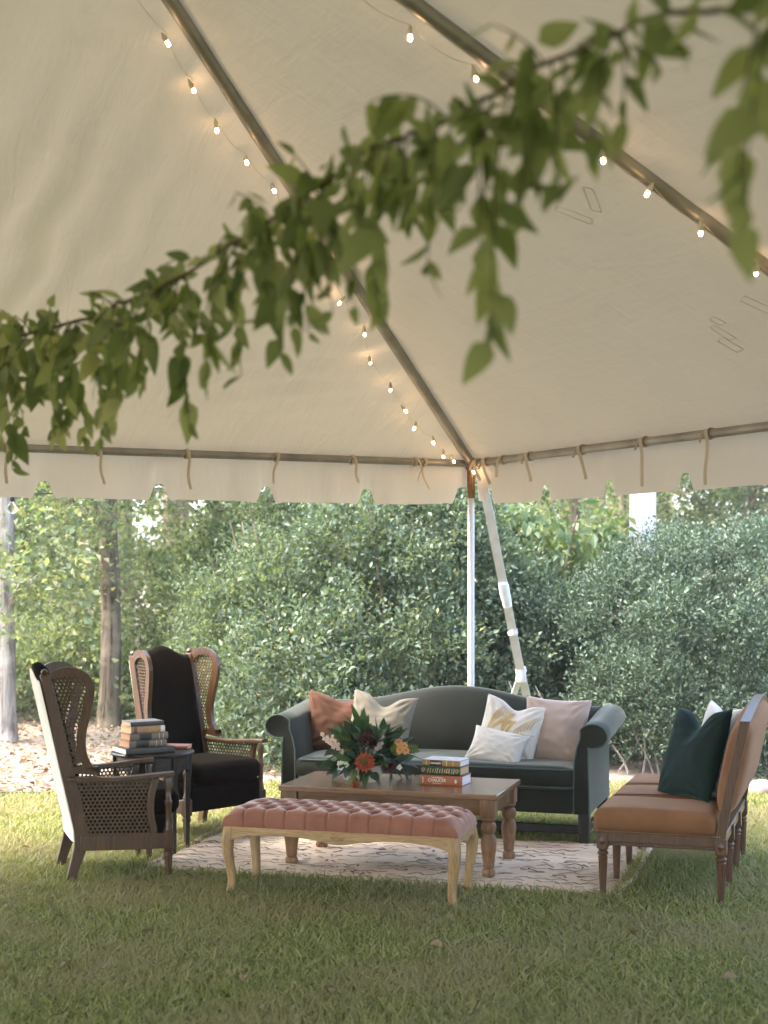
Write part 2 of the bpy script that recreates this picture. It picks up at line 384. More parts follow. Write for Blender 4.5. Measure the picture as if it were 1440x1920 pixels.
# repair patches on the side slope
M['patch'] = vinyl('patch_vinyl', (.70, .63, .50), .12)
for u, v, a, L_, W_ in ((-1.546,-3.624,.5,.16,.05), (-1.58,-3.813,-.7,.17,.045), (-.773,-3.599,.3,.06,.05), (-.696,-3.54,.1,.12,.05), (-.611,-3.49,.2,.11,.06), (-.81,-3.911,.4,.14,.06)):
    mb = MB(); e = Vector((-1, 0, .501)).normalized(); g = Vector((0, 1, 0)); nn = Vector((-.501, 0, -1)).normalized()
    c = Vector((u, v, slope(-u)-.006)); ca, sa = math.cos(a), math.sin(a); Q = [c+(e*(ca*x*L_-sa*y*W_)+g*(sa*x*L_+ca*y*W_))*.5 for x, y in ((-1,-1),(1,-1),(1,1),(-1,1),(-1,-1))]
    for q0, q1 in zip(Q, Q[1:]): mb.band([q0, q1], .0035, .002, (q1-q0).cross(nn))
    mb.build('repair_patch', M['patch'], tent, smooth=0)
# guy strap from the corner, tied off to two legs of a stake rope behind the sofa
guy = thing('guy_strap', 'pale sleeved guy strap tied off from the tent corner behind the green sofa', 'strap', (.594, 10.2, 0), 0)
gt, gk, gl, gr = Vector((.075, .10, ZE-.06)), Vector((.44, 1.08, .87)), Vector((.2, 1.62, 0)), Vector((.70, 1.68, 0))
def wob(a, b, n=14, am=.006): return [a.lerp(b, t/n)+Vector((am*nz(t*.9, 1), am*nz(t*.9, 7), 0)) for t in range(n+1)]
MB().band(wob(gt, gk), .062, .018, (1, -.15, .1)).build('strap', M['strap'], guy, smooth=60)
MB().band(wob(gk, gl, 8), .052, .014, (1, -.15, .25)).build('strap_tail', M['strap'], guy, smooth=60)
MB().band(wob(gk, gr, 8), .060, .016, (1, -.15, .1)).build('strap_tail', M['strap'], guy, smooth=60)
MB().lathe([(.036, -.06), (.042, -.04), (.038, 0), (.044, .03), (.034, .055)], tuple(gk), 12).build('knot', M['strap'], guy)
MB().tube(wob(gt.lerp(gk, .52), gt.lerp(gk, .64), 4), [.034, .04, .039, .037, .035], 10).build('ribbon_wrap', M['ribbon'], guy)
MB().lathe([(.033, -.02), (.039, 0), (.033, .03)], tuple(gt.lerp(gk, .78)), 10).build('ribbon_wrap', M['strap'], guy)
for g in (gl, gr): MB().lathe([(.0, -.12), (.014, -.05), (.016, .09), (.02, .1), (.02, .115)], tuple(g), 10).build('stake', M['pipe'], guy)
guy2 = None

# ------------------------------------------------------------------ string lights
M['bulb'] = emit('bulb_glow', (1, .62, .34), 8); M['cord'] = plain('clear_cord', (.5, .43, .3), .5); M['socket'] = plain('bulb_socket', (.75, .68, .55), .4)
M['blacksocket'] = plain('black_socket', (.02, .02, .025), .4); M['clearbulb'] = NT('clear_bulb').set(Roughness=.05, Transmission_Weight=1.0, IOR=1.3).m
bulb_me = MB().lathe([(.002, -.033), (.005, -.0315), (.0072, -.027), (.0078, -.022), (.0065, -.017), (.005, -.013), (.0045, -.008)], n=12).mesh('bulb', M['bulb'])
sock_me = MB().lathe([(.009, -.012), (.0105, -.01), (.0105, .012), (.007, .016), (.004, .03)], n=10).mesh('socket', M['socket'])
def string(label, pts, start, end):
    t = thing('string_lights', label, 'string lights', (.594, 10.2, 0), TA, 'warm string lights along the rafters')
    mb = MB(); P = [Vector(p) for p in pts]; path = []
    full = [Vector(start)]+[p+Vector((0,0,.035)) for p in P]+[Vector(end)]
    for a, b in zip(full, full[1:]):
        for q in range(8):
            s = q/8; path.append(a.lerp(b, s)+Vector((0, 0, -.03*math.sin(PI*s))))
    path.append(full[-1]); mb.tube(path, .0013, 5).build('cord', M['cord'], t)
    for i, p in enumerate(P):
        r = (random.uniform(-.7, .7), random.uniform(-.7, .7), 0)
        s = link('socket', sock_me, t, p+Vector((0,0,.006)), r); link('bulb', bulb_me, s)
    return t
string('string of warm bulbs along the hip rafter down to the tent corner pole', [(-3.131,-3.023,3.831),(-2.949,-2.815,3.727),(-2.769,-2.622,3.631),(-2.564,-2.452,3.545),(-2.37,-2.303,3.471),(-2.194,-2.095,3.367),(-2.051,-1.952,3.295),(-1.858,-1.83,3.234),(-1.684,-1.579,3.108),(-1.442,-1.35,2.993),(-1.291,-1.102,2.869),(-1.043,-.87,2.753),(-.85,-.665,2.65),(-.685,-.496,2.566),(-.479,-.351,2.493),(-.328,-.208,2.421),(-.229,-.152,2.393),(-.02,-.05,2.33)], (-3.4,-3.28,4.0), (.0,-.03,2.2))
string('string of warm bulbs hung beside the straight side rafter', [(-2.86,-4.1,3.74),(-2.567,-4.119,3.593),(-2.325,-4.161,3.472),(-2.087,-4.193,3.36),(-1.841,-4.27,3.2),(-1.628,-4.27,3.10),(-1.389,-4.27,2.98),(-1.115,-4.27,2.845)], (-3.2,-4.2,3.95), (-.8,-4.27,2.75))
outer = thing('string_lights', 'unlit clear bulbs on a black cord hung outside the tent valance', 'string lights', (.594, 10.2, 0), TA)
mb = MB(); sp = [(-6.2,.35,2.38),(-3.034,.35,2.13),(-2.224,.35,2.20),(-1.4,.35,2.30),(-.2,.30,2.36),(0,.05,2.36)]
mb.tube([Vector(a).lerp(Vector(b), q/6)+Vector((0,0,-.02*math.sin(PI*q/6))) for a, b in zip(sp, sp[1:]) for q in range(6)]+[Vector(sp[-1])], .004, 6).build('cord', M['blacksocket'], outer)
for p in sp[1:4]:
    s = MB().lathe([(.014,-.035),(.016,-.03),(.016,.01),(.008,.02)], n=12).build('socket', M['blacksocket'], outer); s.location = (p[0], p[1], p[2]-.015)
    MB().lathe([(.004,-.115),(.018,-.108),(.029,-.09),(.031,-.075),(.024,-.055),(.014,-.036)], n=14).build('bulb', M['clearbulb'], s)

# ------------------------------------------------------------------ rug
def rz_(u, v):
    e = min(u, RUGL-u, v, RUGW-v)
    return .012+.010*sm(0, .1, e)+.016*max(0, nz(u*1.6+v*.8, v*2.6, 2))+.012*max(0, nz(u*3.1, v*4.4+u, 6))**1.0+.004*nz(u*8, v*8)+.02*sm(.16, 0, e)*max(0, nz(u*3, v*3, 5))
def rug_xy(u, v):   # slightly wavy outline
    fu, fv = u/RUGL, v/RUGW
    du = .05*nz(v*2.3, 1.5)*(1-2*fu)-.05*math.sin(PI*fv)*(fu-.5); dv = (.035*nz(u*2.1, 7.5)+.02*nz(u*6, 3))*(1-2*fv)
    if fu < .15: dv += .10*(.15-fu)/.15*(1-fv)
    return u+du, v+dv
rugt = thing('rug', 'cream woven rug with scattered brown zigzag marks spread on the grass', 'rug', (RUGC[0], RUGC[1], 0), RUGA)
n = NT('cream_wool'); f = n.noise(3, 6); n.col(n.ramp(f, [(.3, (.55, .42, .285)), (.7, (.71, .57, .41))])); n.set(Roughness=.95, Specular_IOR_Level=.1)
wv = n.noise(1, 3, n.map((60, 420, 1))); n.bump(wv, .35, .004); M['rug'] = n.m
M['rugmark'] = plain('brown_wool', (.145, .09, .062), .95, 0, .5, 9)
mb = MB(); mb.grid(lambda a, b: (*rug_xy(a*RUGL, b*RUGW), rz_(a*RUGL, b*RUGW)), 150, 84)
mb.build('rug_field', M['rug'], rugt, smooth=80)
mb = MB()
def stroke(u0, v0, u1, v1, w_):
    n_ = max(1, int(math.hypot(u1-u0, v1-v0)/.03)); d = Vector((u1-u0, v1-v0, 0)).normalized(); q = Vector((-d.y, d.x, 0))*w_/2; vs = []
    for i in range(n_+1):
        u, v = u0+(u1-u0)*i/n_, v0+(v1-v0)*i/n_
        for s in (-1, 1):
            uu, vv = min(max(u+q.x*s, .01), RUGL-.01), min(max(v+q.y*s, .01), RUGW-.01); x, y = rug_xy(uu, vv); vs.append((x, y, rz_(uu, vv)+.0025))
    mb.add(vs, [(2*i, 2*i+1, 2*i+3, 2*i+2) for i in range(n_)])
rr = random.Random(5)
for row in range(17):
    v = .06+row*.082; u = .06
    while u < RUGL-.12:
        k = rr.random()
        if k < .34:      # zigzag run
            m = rr.randint(2, 6); a = rr.choice((.03, .045)); s_ = .05
            for i in range(m):
                if u > RUGL-.1: break
                if rr.random() < .85: stroke(u, v+a*(i % 2)+rr.uniform(-.01, .01), u+s_*.9, v+a*((i+1) % 2), rr.uniform(.007, .012))
                u += s_
        elif k < .72:    # loose dashes and forks
            for i in range(rr.randint(1, 4)):
                a = rr.uniform(0, PI); L_ = rr.uniform(.025, .075); x, y = u+rr.uniform(0, .08), v+rr.uniform(-.02, .06)
                stroke(x, y, x+L_*math.cos(a), y+L_*math.sin(a)*.8, rr.uniform(.008, .015))
            u += .09
        else: u += rr.uniform(.03, .13)
stuff(mb.build('woven_marks', M['rugmark'], rugt, smooth=0, weld=False))
mb = MB()   # braided edge on the short side by the settee
mb.tube([(rug_xy(RUGL, v)[0]+.012, rug_xy(RUGL, v)[1], rz_(RUGL, v)+.006+.004*math.sin(v*90)) for v in np.linspace(0, RUGW, 150)], [.014+.004*math.sin(i*1.7) for i in range(150)], 7)
mb.build('braided_edge', M['rug'], rugt)
mb = MB()
mb.tube([(rug_xy(0, v)[0]-.006, rug_xy(0, v)[1], rz_(0, v)+.006+.006*nz(v*9)) for v in np.linspace(0, RUGW, 90)], [.013+.005*nz(i*.6, 2) for i in range(90)], 7)
mb.build('rolled_edge', M['rug'], rugt)

# ------------------------------------------------------------------ camelback sofa
SO = (.295, 9.218, 0); SA = -.295
sofa = thing('camelback_sofa', 'dark green velvet camelback sofa with rolled arms in front of the tent pole', 'sofa', SO, SA)
MB().rbox(-.93, .93, -.025, .70, .195, .345, .015, (0, .004, 0), 8).build('base', M['green'], sofa)
def ztop(x):
    a = min(1, abs(x)/.80); return .785+.112*(.5+.5*math.cos(PI*a))
mb = MB(); rings = []
for x in np.linspace(-.955, .955, 61):
    zt = ztop(x); ring = []
    front = [(.555, .40), (.565, .52), (.60, .66), (.645, zt-.05), (.675, zt-.012), (.715, zt), (.755, zt-.012), (.785, zt-.05), (.79, .6), (.775, .4), (.76, .2), (.60, .2)]
    puff = .014*max(0, 1-(x/.9)**2)
    ring = [(x, y-(puff if i in (1, 2) else 0), z) for i, (y, z) in enumerate(front)]; rings.append(ring)
mb.loft(rings); o = mb.build('backrest', M['green'], sofa, smooth=50)
m = o.modifiers.new('s', 'SUBSURF'); m.levels = m.render_levels = 1
def crease(q):
    q = q.copy(); q.z += .004*nz(q.x*3, q.y*3); return q
sc_ = MB().rbox(-.885, .885, -.045, .59, .345, .478, .03, (.0, .012, .014), 9, crease).build('seat_cushion', M['green'], sofa)
for z in (.358, .466):
    MB().tube([(-.855, -.04-.004, z), (-.4, -.053, z), (0, -.056, z), (.4, -.053, z), (.855, -.044, z), (.876, -.028, z), (.884, .0, z), (.886, .3, z)], .0045, 6).build('piping', M['greenpipe'], sc_)
def armprof(sg, dz):
    pts = [(.885, .2), (.885, .40), (.888, .52), (.905, .60), (.925, .655)]
    for a in np.linspace(150, -112, 14):
        t = math.radians(a); pts.append((1.0+.088*math.cos(t), .668+.074*math.sin(t)))
    pts += [(.972, .57), (.972, .52), (.975, .40), (.978, .2)]
    return [(sg*x, z+dz*sm(.3, .75, z)) for x, z in pts]
for sg in (-1, 1):
    mb = MB(); rings = []
    for y, dz, k in ((-.028, 0, .93), (-.033, 0, .97), (-.026, 0, 1), (.15, .008, 1), (.35, .025, 1), (.55, .045, 1), (.70, .055, 1), (.76, .055, .97), (.79, .05, .9)):
        pr = armprof(sg, dz); cx = sum(p[0] for p in pr)/len(pr); cz = sum(p[1] for p in pr)/len(pr)
        rings.append([(cx+(x-cx)*k, y, cz+(z-cz)*(k if z > .3 else 1)) for x, z in pr])
    mb.loft(rings); a = mb.build('arm', M['green'], sofa, smooth=50)
    pr = armprof(sg, 0); MB().tube([(x, -.03, z) for x, z in pr], .0048, 6).build('piping', M['greenpipe'], a)
for x in (-.945, .945):
    for y in (0, .72): MB().loft([[(x+a*k, y+b*k, z) for a, b in ((-.034,-.034),(.034,-.034),(.034,.034),(-.034,.034))] for z, k in ((0, .8), (.2, 1))]).build('leg', M['darkleg'], sofa, smooth=30, bevel=.004)
    MB().box((x, .36, .10), (.028, .66, .045)).build('stretcher', M['darkleg'], sofa, smooth=30, bevel=.003)
MB().box((0, .12, .085), (1.86, .026, .05)).build('stretcher', M['darkleg'], sofa, smooth=30, bevel=.003)

# ------------------------------------------------------------------ pillows
def pillow_mesh(name, mat, w_, h_, t_, dent=0, seed=0, wr=1.0, n=36, slump=0):
    mb = MB()
    def surf(sg):
        def fn(a, b):
            u, v = 2*a-1, 2*b-1; c = .085
            x = w_/2*u*(1-c*(1-v*v)*abs(u)); y = h_/2*v*(1-c*(1-u*u)*abs(v))
            d = math.exp(-(u/.36)**2)*sm(-.1, 1, v)
            y -= dent*d
            z = t_/2*max(0, (1-u*u)*(1-v*v))**.42*(1-.45*d*(dent > 0))
            z *= (1+slump*(-v))
            z *= 1+.10*wr*nz(u*2+seed, v*2, sg)
            rad = math.hypot(abs(u)-1, abs(v)-1)
            ang = math.atan2(1-abs(v), 1-abs(u)); z += wr*.006*math.sin(ang*14+seed)*math.exp(-((rad-.45)/.3)**2)*(1 if z > .004 else 0)
            z += wr*.007*nz(u*3.5+seed, v*5, 3+sg)*(1-u**4)*(1-v**4)
            return (x, y, sg*z)
        return fn
    mb.grid(surf(1), n, n); mb.grid(surf(-1), n, n)
    return mb.mesh(name, mat, 80)
def place(o, p, xa, n_, ):
    """centre p; xa = width direction, n_ = facing direction"""
    n_ = Vector(n_).normalized(); xa = Vector(xa); xa = (xa-n_*xa.dot(n_)).normalized(); ya = n_.cross(xa)
    o.matrix_world = Matrix(((xa.x, ya.x, n_.x, p[0]), (xa.y, ya.y, n_.y, p[1]), (xa.z, ya.z, n_.z, p[2]), (0, 0, 0, 1)))
def sofa_w(x, y, z):
    c, s = math.cos(SA), math.sin(SA); return (SO[0]+c*x-s*y, SO[1]+s*x+c*y, z)
def rotz(v, a):
    c, s = math.cos(a), math.sin(a); return (c*v[0]-s*v[1], s*v[0]+c*v[1], v[2])
M['p_rust'] = fabric('rust_velvet_pillow', (.062, .026, .013), (.10, .043, .022), 6, .8, .12, (.8, .5, .35))
M['p_grey'] = fabric('greige_linen', (.16, .14, .10), (.22, .195, .148), 6, .9, .1, weave=350, bump=.4)
M['p_pink'] = fabric('blush_velvet', (.31, .225, .175), (.40, .305, .245), 5, .7, .45, (1, .85, .8))
M['p_cream'] = fabric('cream_linen', (.52, .47, .39), (.62, .57, .49), 5, .9, .1, weave=350, bump=.3)
M['p_dgreen'] = fabric('bottle_green_velvet', (.0025, .011, .008), (.005, .018, .013), 6, .8, .14, (.25, .5, .42))
M['p_white'] = fabric('white_cotton', (.68, .65, .62), (.76, .73, .70), 5, .9)
M['gold'] = plain('gold_print', (.48, .30, .10), .6, 0, .2, 20)
def pil(label, me, p, xa, n_, roll=0):
    o = link('throw_pillow', me); place(o, p, xa, n_); tag(o, label, 'pillow')
    if roll: o.matrix_world = o.matrix_world @ Matrix.Rotation(roll, 4, 'Z')
    return o
sx = rotz((1, 0, 0), SA)
pil('rust velvet pillow slumped in the left corner of the green sofa', pillow_mesh('throw_pillow', M['p_rust'], .45, .41, .15, .03, 3), sofa_w(-.755, .42, .64), rotz((1, -.35, 0), SA), rotz((.30, -1, .30), SA), .05)
pil('beige linen pillow with a tall pointed corner behind the flowers', pillow_mesh('throw_pillow', M['p_grey'], .44, .43, .14, .075, 9), sofa_w(-.45, .38, .65), rotz((1, -.05, 0), SA), rotz((.06, -1, .34), SA), -.09)
pil('blush pink velvet pillow leaning on the right sofa arm', pillow_mesh('throw_pillow', M['p_pink'], .43, .44, .15, .0, 5), sofa_w(.70, .37, .645), rotz((1, .12, 0), SA), rotz((-.10, -1, .32), SA), -.10)
fern = pil('cream pillow printed with gold fern fronds beside the blush pillow', pillow_mesh('throw_pillow', M['p_cream'], .41, .43, .12, .05, 12), sofa_w(.425, .30, .64), rotz((1, -.1, 0), SA), rotz((.05, -1, .42), SA), -.16)
# fern print as thin raised ink strips that follow the pillow face
def ptop(me, x, y):
    pass
fm = fern.data; fz = {}
def fern_print():
    import bisect
    bm = bmesh.new(); bm.from_mesh(fm); from mathutils.bvhtree import BVHTree
    tree = BVHTree.FromBMesh(bm); mb = MB()
    def hit(x, y):
        r = tree.ray_cast(Vector((x, y, .5)), Vector((0, 0, -1))); return r[0]
    def strip(pts, w0, w1):
        vs = []; ok = []
        for i, (x, y) in enumerate(pts):
            j = min(i+1, len(pts)-1); k = max(i-1, 0); d = Vector((pts[j][0]-pts[k][0], pts[j][1]-pts[k][1])).normalized(); w_ = w0+(w1-w0)*i/(len(pts)-1)
            for s in (-1, 1):
                h = hit(x-d.y*s*w_/2, y+d.x*s*w_/2)
                if h is None: return
                vs.append((h.x, h.y, h.z+.0018))
        mb.add(vs, [(2*i, 2*i+1, 2*i+3, 2*i+2) for i in range(len(pts)-1)])
    for (x0, y0, a0, L_, sp) in ((-.13, -.03, 1.15, .20, .10), (.02, -.05, .75, .27, .115), (-.03, -.06, 1.5, .14, .07)):
        sp_pts = [(x0+L_*t*math.cos(a0-.25*t), y0+L_*t*math.sin(a0-.25*t)) for t in np.linspace(0, 1, 10)]
        for i in range(13):
            t = (i+.5)/13; q = (x0+L_*t*math.cos(a0-.25*t), y0+L_*t*math.sin(a0-.25*t)); ln = sp*math.sin(PI*min(1, .12+t*.95))**.7
            for s in (-1, 1):
                b = a0-.25*t+s*.95; strip([(q[0]+ln*k*math.cos(b-s*.45*k), q[1]+ln*k*math.sin(b-s*.45*k)) for k in np.linspace(.06, 1, 6)],   .0075, .003)
    bm.free(); return mb.build('fern_print', M['gold'], fern, smooth=80, weld=False)
fern_print()
pil('small plain cream pillow lying in front of the gold fern pillow', pillow_mesh('throw_pillow', M['p_cream'], .36, .25, .11, .0, 21, .8), sofa_w(.375, .165, .56), rotz((1, -.1, 0), SA), rotz((.05, -1, .75), SA), -.12)

# ------------------------------------------------------------------ coffee table
tb = thing('coffee_table', 'pine coffee table with chunky turned legs on the cream rug', 'table', (.097, 8.421, 0), -.295)
TLn, TW = 1.241, .628
MB().box((0, 0, .451), (TLn, TW, .03)).build('tabletop', M['tablewood'], tb, smooth=30, bevel=.005)
lp = [(.022, 0), (.028, .012), (.034, .03), (.036, .045), (.034, .058), (.026, .066), (.030, .072), (.031, .09), (.035, .13), (.041, .17), (.043, .20), (.039, .23), (.03, .245), (.028, .25), (.036, .258), (.041, .275), (.041, .295), (.036, .308), (.028, .315), (.038, .322), (.041, .333), (.036, .342)]
for i in (-1, 1):
    for j in (-1, 1):
        lg = MB().lathe(lp, (i*(TLn/2-.058), j*(TW/2-.058), 0), 24).build('leg', M['tablewoodz'], tb, smooth=50)
        MB().box((i*(TLn/2-.058), j*(TW/2-.058), .388), (.082, .082, .096)).build('leg_block', M['tablewoodz'], lg, smooth=30, bevel=.003)
for j in (-1, 1): MB().box((0, j*(TW/2-.05), .39), (TLn-.2, .022, .088)).build('apron', M['tablewood'], tb, smooth=30, bevel=.002)
for i in (-1, 1): MB().box((i*(TLn/2-.05), 0, .39), (.022, TW-.2, .088)).build('apron', M['tablewood'], tb, smooth=30, bevel=.002)

# ------------------------------------------------------------------ tufted bench
bn = thing('tufted_bench', 'button tufted dusty rose bench with pale carved cabriole legs', 'bench', (-.173, 7.626, 0), -.283)
BL, BW = 1.19, .385; CL, CW = 1.235, .425
btn = [(-.5+.111*i+(.0555 if r % 2 else 0), -.12+.08*r) for r in range(4) for i in range(10) if abs(-.5+.111*i+(.0555 if r % 2 else 0)) < .56]
bset = np.array(btn)
def seg(px, py, a, b):
    ax, ay = a; bx, by = b; dx, dy = bx-ax, by-ay; t = max(0, min(1, ((px-ax)*dx+(py-ay)*dy)/(dx*dx+dy*dy))); return math.hypot(px-ax-t*dx, py-ay-t*dy)
links = [(a, b) for i, a in enumerate(btn) for b in btn[i+1:] if abs(abs(a[1]-b[1])-.08) < .01 and abs(abs(a[0]-b[0])-.0555) < .01]
gridl = {}
for a, b in links:
    for k in range(int((min(a[0], b[0])+1)/.05), int((max(a[0], b[0])+1)/.05)+1): gridl.setdefault(k, []).append((a, b))
def bench_top(u, v):
    # u along length; v wraps front edge -> top -> back edge
    a = (v-.5)*2; x = (u-.5)*2
    ex = 1-abs(x)**14; ey = abs(a)
    yy = CW/2*math.copysign(min(1, abs(a)*1.32)**.92 if abs(a) < .757 else 1, a) if abs(a) < .757 else CW/2*math.copysign(1+.012*math.sin((abs(a)-.757)/.243*PI), a)
    edge = 1-abs(yy/(CW/2))**6*.30 if abs(a) < .757 else .70*(1-(abs(a)-.757)/.243)
    z = .095*edge*max(0, 1-abs(x)**18)**.5 if abs(a) < .757 else .095*edge*max(0, 1-abs(x)**30)**.5
    X = CL/2*x
    if abs(a) < .757:
        d = 0.
        dd = np.hypot(bset[:, 0]-X, (bset[:, 1]-yy)); m = dd.min(); d += .036*math.exp(-(m/.016)**2)+.016*math.exp(-(m/.04)**2)
        cr = min([seg(X, yy, p, q) for p, q in gridl.get(int((X+1)/.05), [])] or [1]); d += .0035*math.exp(-(cr/.008)**2)
        z += .008*math.exp(-((m-.06)/.03)**2)
    else: d = 0
    if abs(yy) > .12:   # pleats from the outer rows down over the edge
        row = 0 if yy < 0 else 3
        pl_ = min(abs(X-b[0]) for b in btn if abs(b[1]-(-.12+.08*row)) < .01)
        k = math.exp(-(pl_/.006)**2); d += .006*k
        if abs(a) > .7: yy -= math.copysign(.007*k-.003*math.exp(-((pl_-.05)/.03)**2), yy)
    return (X*(1-.008*(1-edge)), yy, .362+max(0, z-d)+.0015*nz(X*9, yy*9))
cu = MB().grid(bench_top, 240, 60).build('tufted_cushion', M['pinkvelvet'], bn, smooth=80)
MB().rbox(-CL/2+.004, CL/2-.004, -CW/2+.004, CW/2-.004, .352, .40, .012).build('cushion_core', M['pinkvelvet'], cu)
M['button'] = fabric('rose_button', (.26, .09, .06), (.32, .12, .08), 9, .6, .5, (.9, .6, .5))
bt_me = MB().lathe([(.0005, .004), (.006, .003), (.009, 0), (.008, -.003)], n=10).mesh('button', M['button'])
for a, b in btn: link('button', bt_me, cu, (a, b, .362+.095-.042))
# serpentine frame
def frame_side(L_, D_, th, wave):
    rings = []
    for t in np.linspace(-1, 1, 41):
        drop = .035+wave*(.018*(.5+.5*math.cos(t*PI*2.0))+.02*math.exp(-(t/.16)**2)+.035*sm(.8, 1, abs(t)))
        rings.append([(t*L_/2, D_-th/2, .362-drop), (t*L_/2, D_+th/2, .362-drop), (t*L_/2, D_+th/2, .363), (t*L_/2, D_-th/2, .363)])
    return rings
for s in (-1, 1):
    MB().loft(frame_side(BL+.02, s*(BW/2+.004), .03, .8)).build('apron', M['benchwood'], bn, smooth=40, bevel=.003)
    r = [[Vector((p[1]/(BW/2+.004)*0+s*(BL/2+.004)+(p[1]-s*0)*0, 0, 0)) for p in q] for q in frame_side(.1, 0, .03, .5)]
    mb = MB(); rings = [[(s*(BL/2+.004)+p[1], p[0], p[2]) for p in q] for q in frame_side(BW, 0, .03, .5)]; mb.loft(rings); mb.build('apron', M['benchwood'], bn, smooth=40, bevel=.003)
mb = MB()   # small carved shell at the middle of the front apron
for k in range(-3, 4):
    mb.tube([(k*.006, -BW/2-.017, .318), (k*.012, -BW/2-.022, .335), (k*.010, -BW/2-.018, .35)], [.003, .005, .003], 6)
mb.build('carved_shell', M['benchwood'], bn)
path = [(.36, .0, .031), (.33, .004, .031), (.29, .010, .029), (.24, .010, .026), (.18, .003, .0225), (.12, -.006, .0195), (.07, -.008, .018), (.035, -.001, .018), (.012, .008, .021), (0, .011, .022)]
for i in (-1, 1):
    for j in (-1, 1):
        rings = []
        for z, o_, r_ in path:
            cx, cy = i*(BL/2-.012+o_), j*(BW/2-.012+o_)
            rings.append([(cx+r_*math.cos(a)*(1+.18*abs(math.sin(2*a))), cy+r_*math.sin(a)*(1+.18*abs(math.sin(2*a))), z) for a in np.linspace(0, 2*PI, 20, endpoint=False)])
        lg = MB().loft(rings).build('leg', M['benchwoodz'], bn, smooth=60)
        for dx, dy in ((1, 0), (0, 1)):
            for off in (-.008, .008):
                pts = [(i*(BL/2-.012+o_)+(i*r_*1.0 if dx else off), j*(BW/2-.012+o_)+(j*r_*1.0 if dy else off), z) for z, o_, r_ in path[1:-1]]
                MB().tube(pts, .0028, 5).build('carved_bead', M['benchwoodz'], lg)

# ------------------------------------------------------------------ triple-back settee
ST = (1.103, 7.532, 0); STA = -.315; SP = .427; SD = .584
st = thing('settee', 'rust suede long settee with walnut frame and brass nail trim', 'settee', ST, STA)
SLN = 3*SP
def sit(q):
    q = q.copy(); q.z += .004*nz(q.x*4, q.y*4); return q
for k in range(3):
    y0, y1 = k*SP-(.035 if k == 0 else -.001), (k+1)*SP+(.035 if k == 2 else -.001)
    MB().rbox(-.045, SD-.02, y0, y1, .352, .462, .034, (.004, .0 if k == 1 else .006, .02), 9, sit).build('seat_cushion', M['rust'], st, smooth=70)
for y in (SP, 2*SP): MB().tube([(-.05, y, .40), (-.035, y, .452), (.0, y, .474), (.28, y, .482), (SD-.03, y, .47)], .0022, 5).build('seam', M['seam'], st)
MB().box((SD/2, SLN/2, .325), (SD+.03, SLN+.04, .05)).build('seat_frame', M['setteewood'], st, smooth=30, bevel=.004)
MB().box((SD/2, SLN/2, .292), (SD-.01, SLN+.0, .026)).build('frame_moulding', M['setteewood'], st, smooth=30, bevel=.004)
mb = MB()
def nail(p): mb.lathe([(.0008, .0022), (.0022, .0018), (.0036, 0)], (0,0,0), 6, False); 
nv = [(-.048, y, .356) for y in np.arange(-.03, SLN+.03, .0125)]+[(x, -.0375, .356) for x in np.arange(-.045, SD, .0125)]+[(x, SLN+.0375, .356) for x in np.arange(-.045, SD, .0125)]
for p in nv:
    b = Vector(p); vs = [b+Vector((d[0]*.0042, d[1]*.0042, d[2]*.0042)) for d in ((1,0,0),(0,1,0),(-1,0,0),(0,-1,0),(0,0,1),(0,0,-1))]
    mb.add(vs, [(0,1,4),(1,2,4),(2,3,4),(3,0,4),(1,0,5),(2,1,5),(3,2,5),(0,3,5)])
stuff(mb.build('nailhead_trim', M['brass'], st, smooth=80, weld=False))
fl = [(.012, 0), (.014, .015), (.016, .05), (.0205, .15), (.0235, .215), (.0245, .222), (.019, .228), (.027, .236), (.0275, .244), (.02, .252), (.026, .262), (.0265, .268)]
for x in (0, SD):
    for k in range(4):
        y = k*SP
        lg = MB().lathe(fl, (x, y, 0), 24, True, .12, (.01, .217)).build('leg', M['setteewood'], st, smooth=25)
        bk = MB().box((x, y, .305), (.056, .056, .078)).build('leg_block', M['setteewood'], lg, smooth=30, bevel=.003)
        for (nx, ny) in ((0, -1), (-1, 0)):
            if (ny and k) : continue
            c = Vector((x+nx*.0285, y+ny*.0285, .305)); sd_ = Vector((abs(ny), abs(nx), 0)); up = Vector((0, 0, 1)); nn = Vector((nx, ny, 0))
            MB().add([c+sd_*.019, c+up*.026, c-sd_*.019, c-up*.026, c+nn*.012], [(0,1,4),(1,2,4),(2,3,4),(3,0,4)]).build('diamond', M['setteewood'], lg, smooth=0)
def rake(h): return SD-.004+.13*max(0, h-.34)**1.0*1.6*(.8+.2*h)     # back leans away as it rises
def bk_pt(y, h, off):   # off = thickness direction (towards back +)
    return (rake(h)+off, y, h)
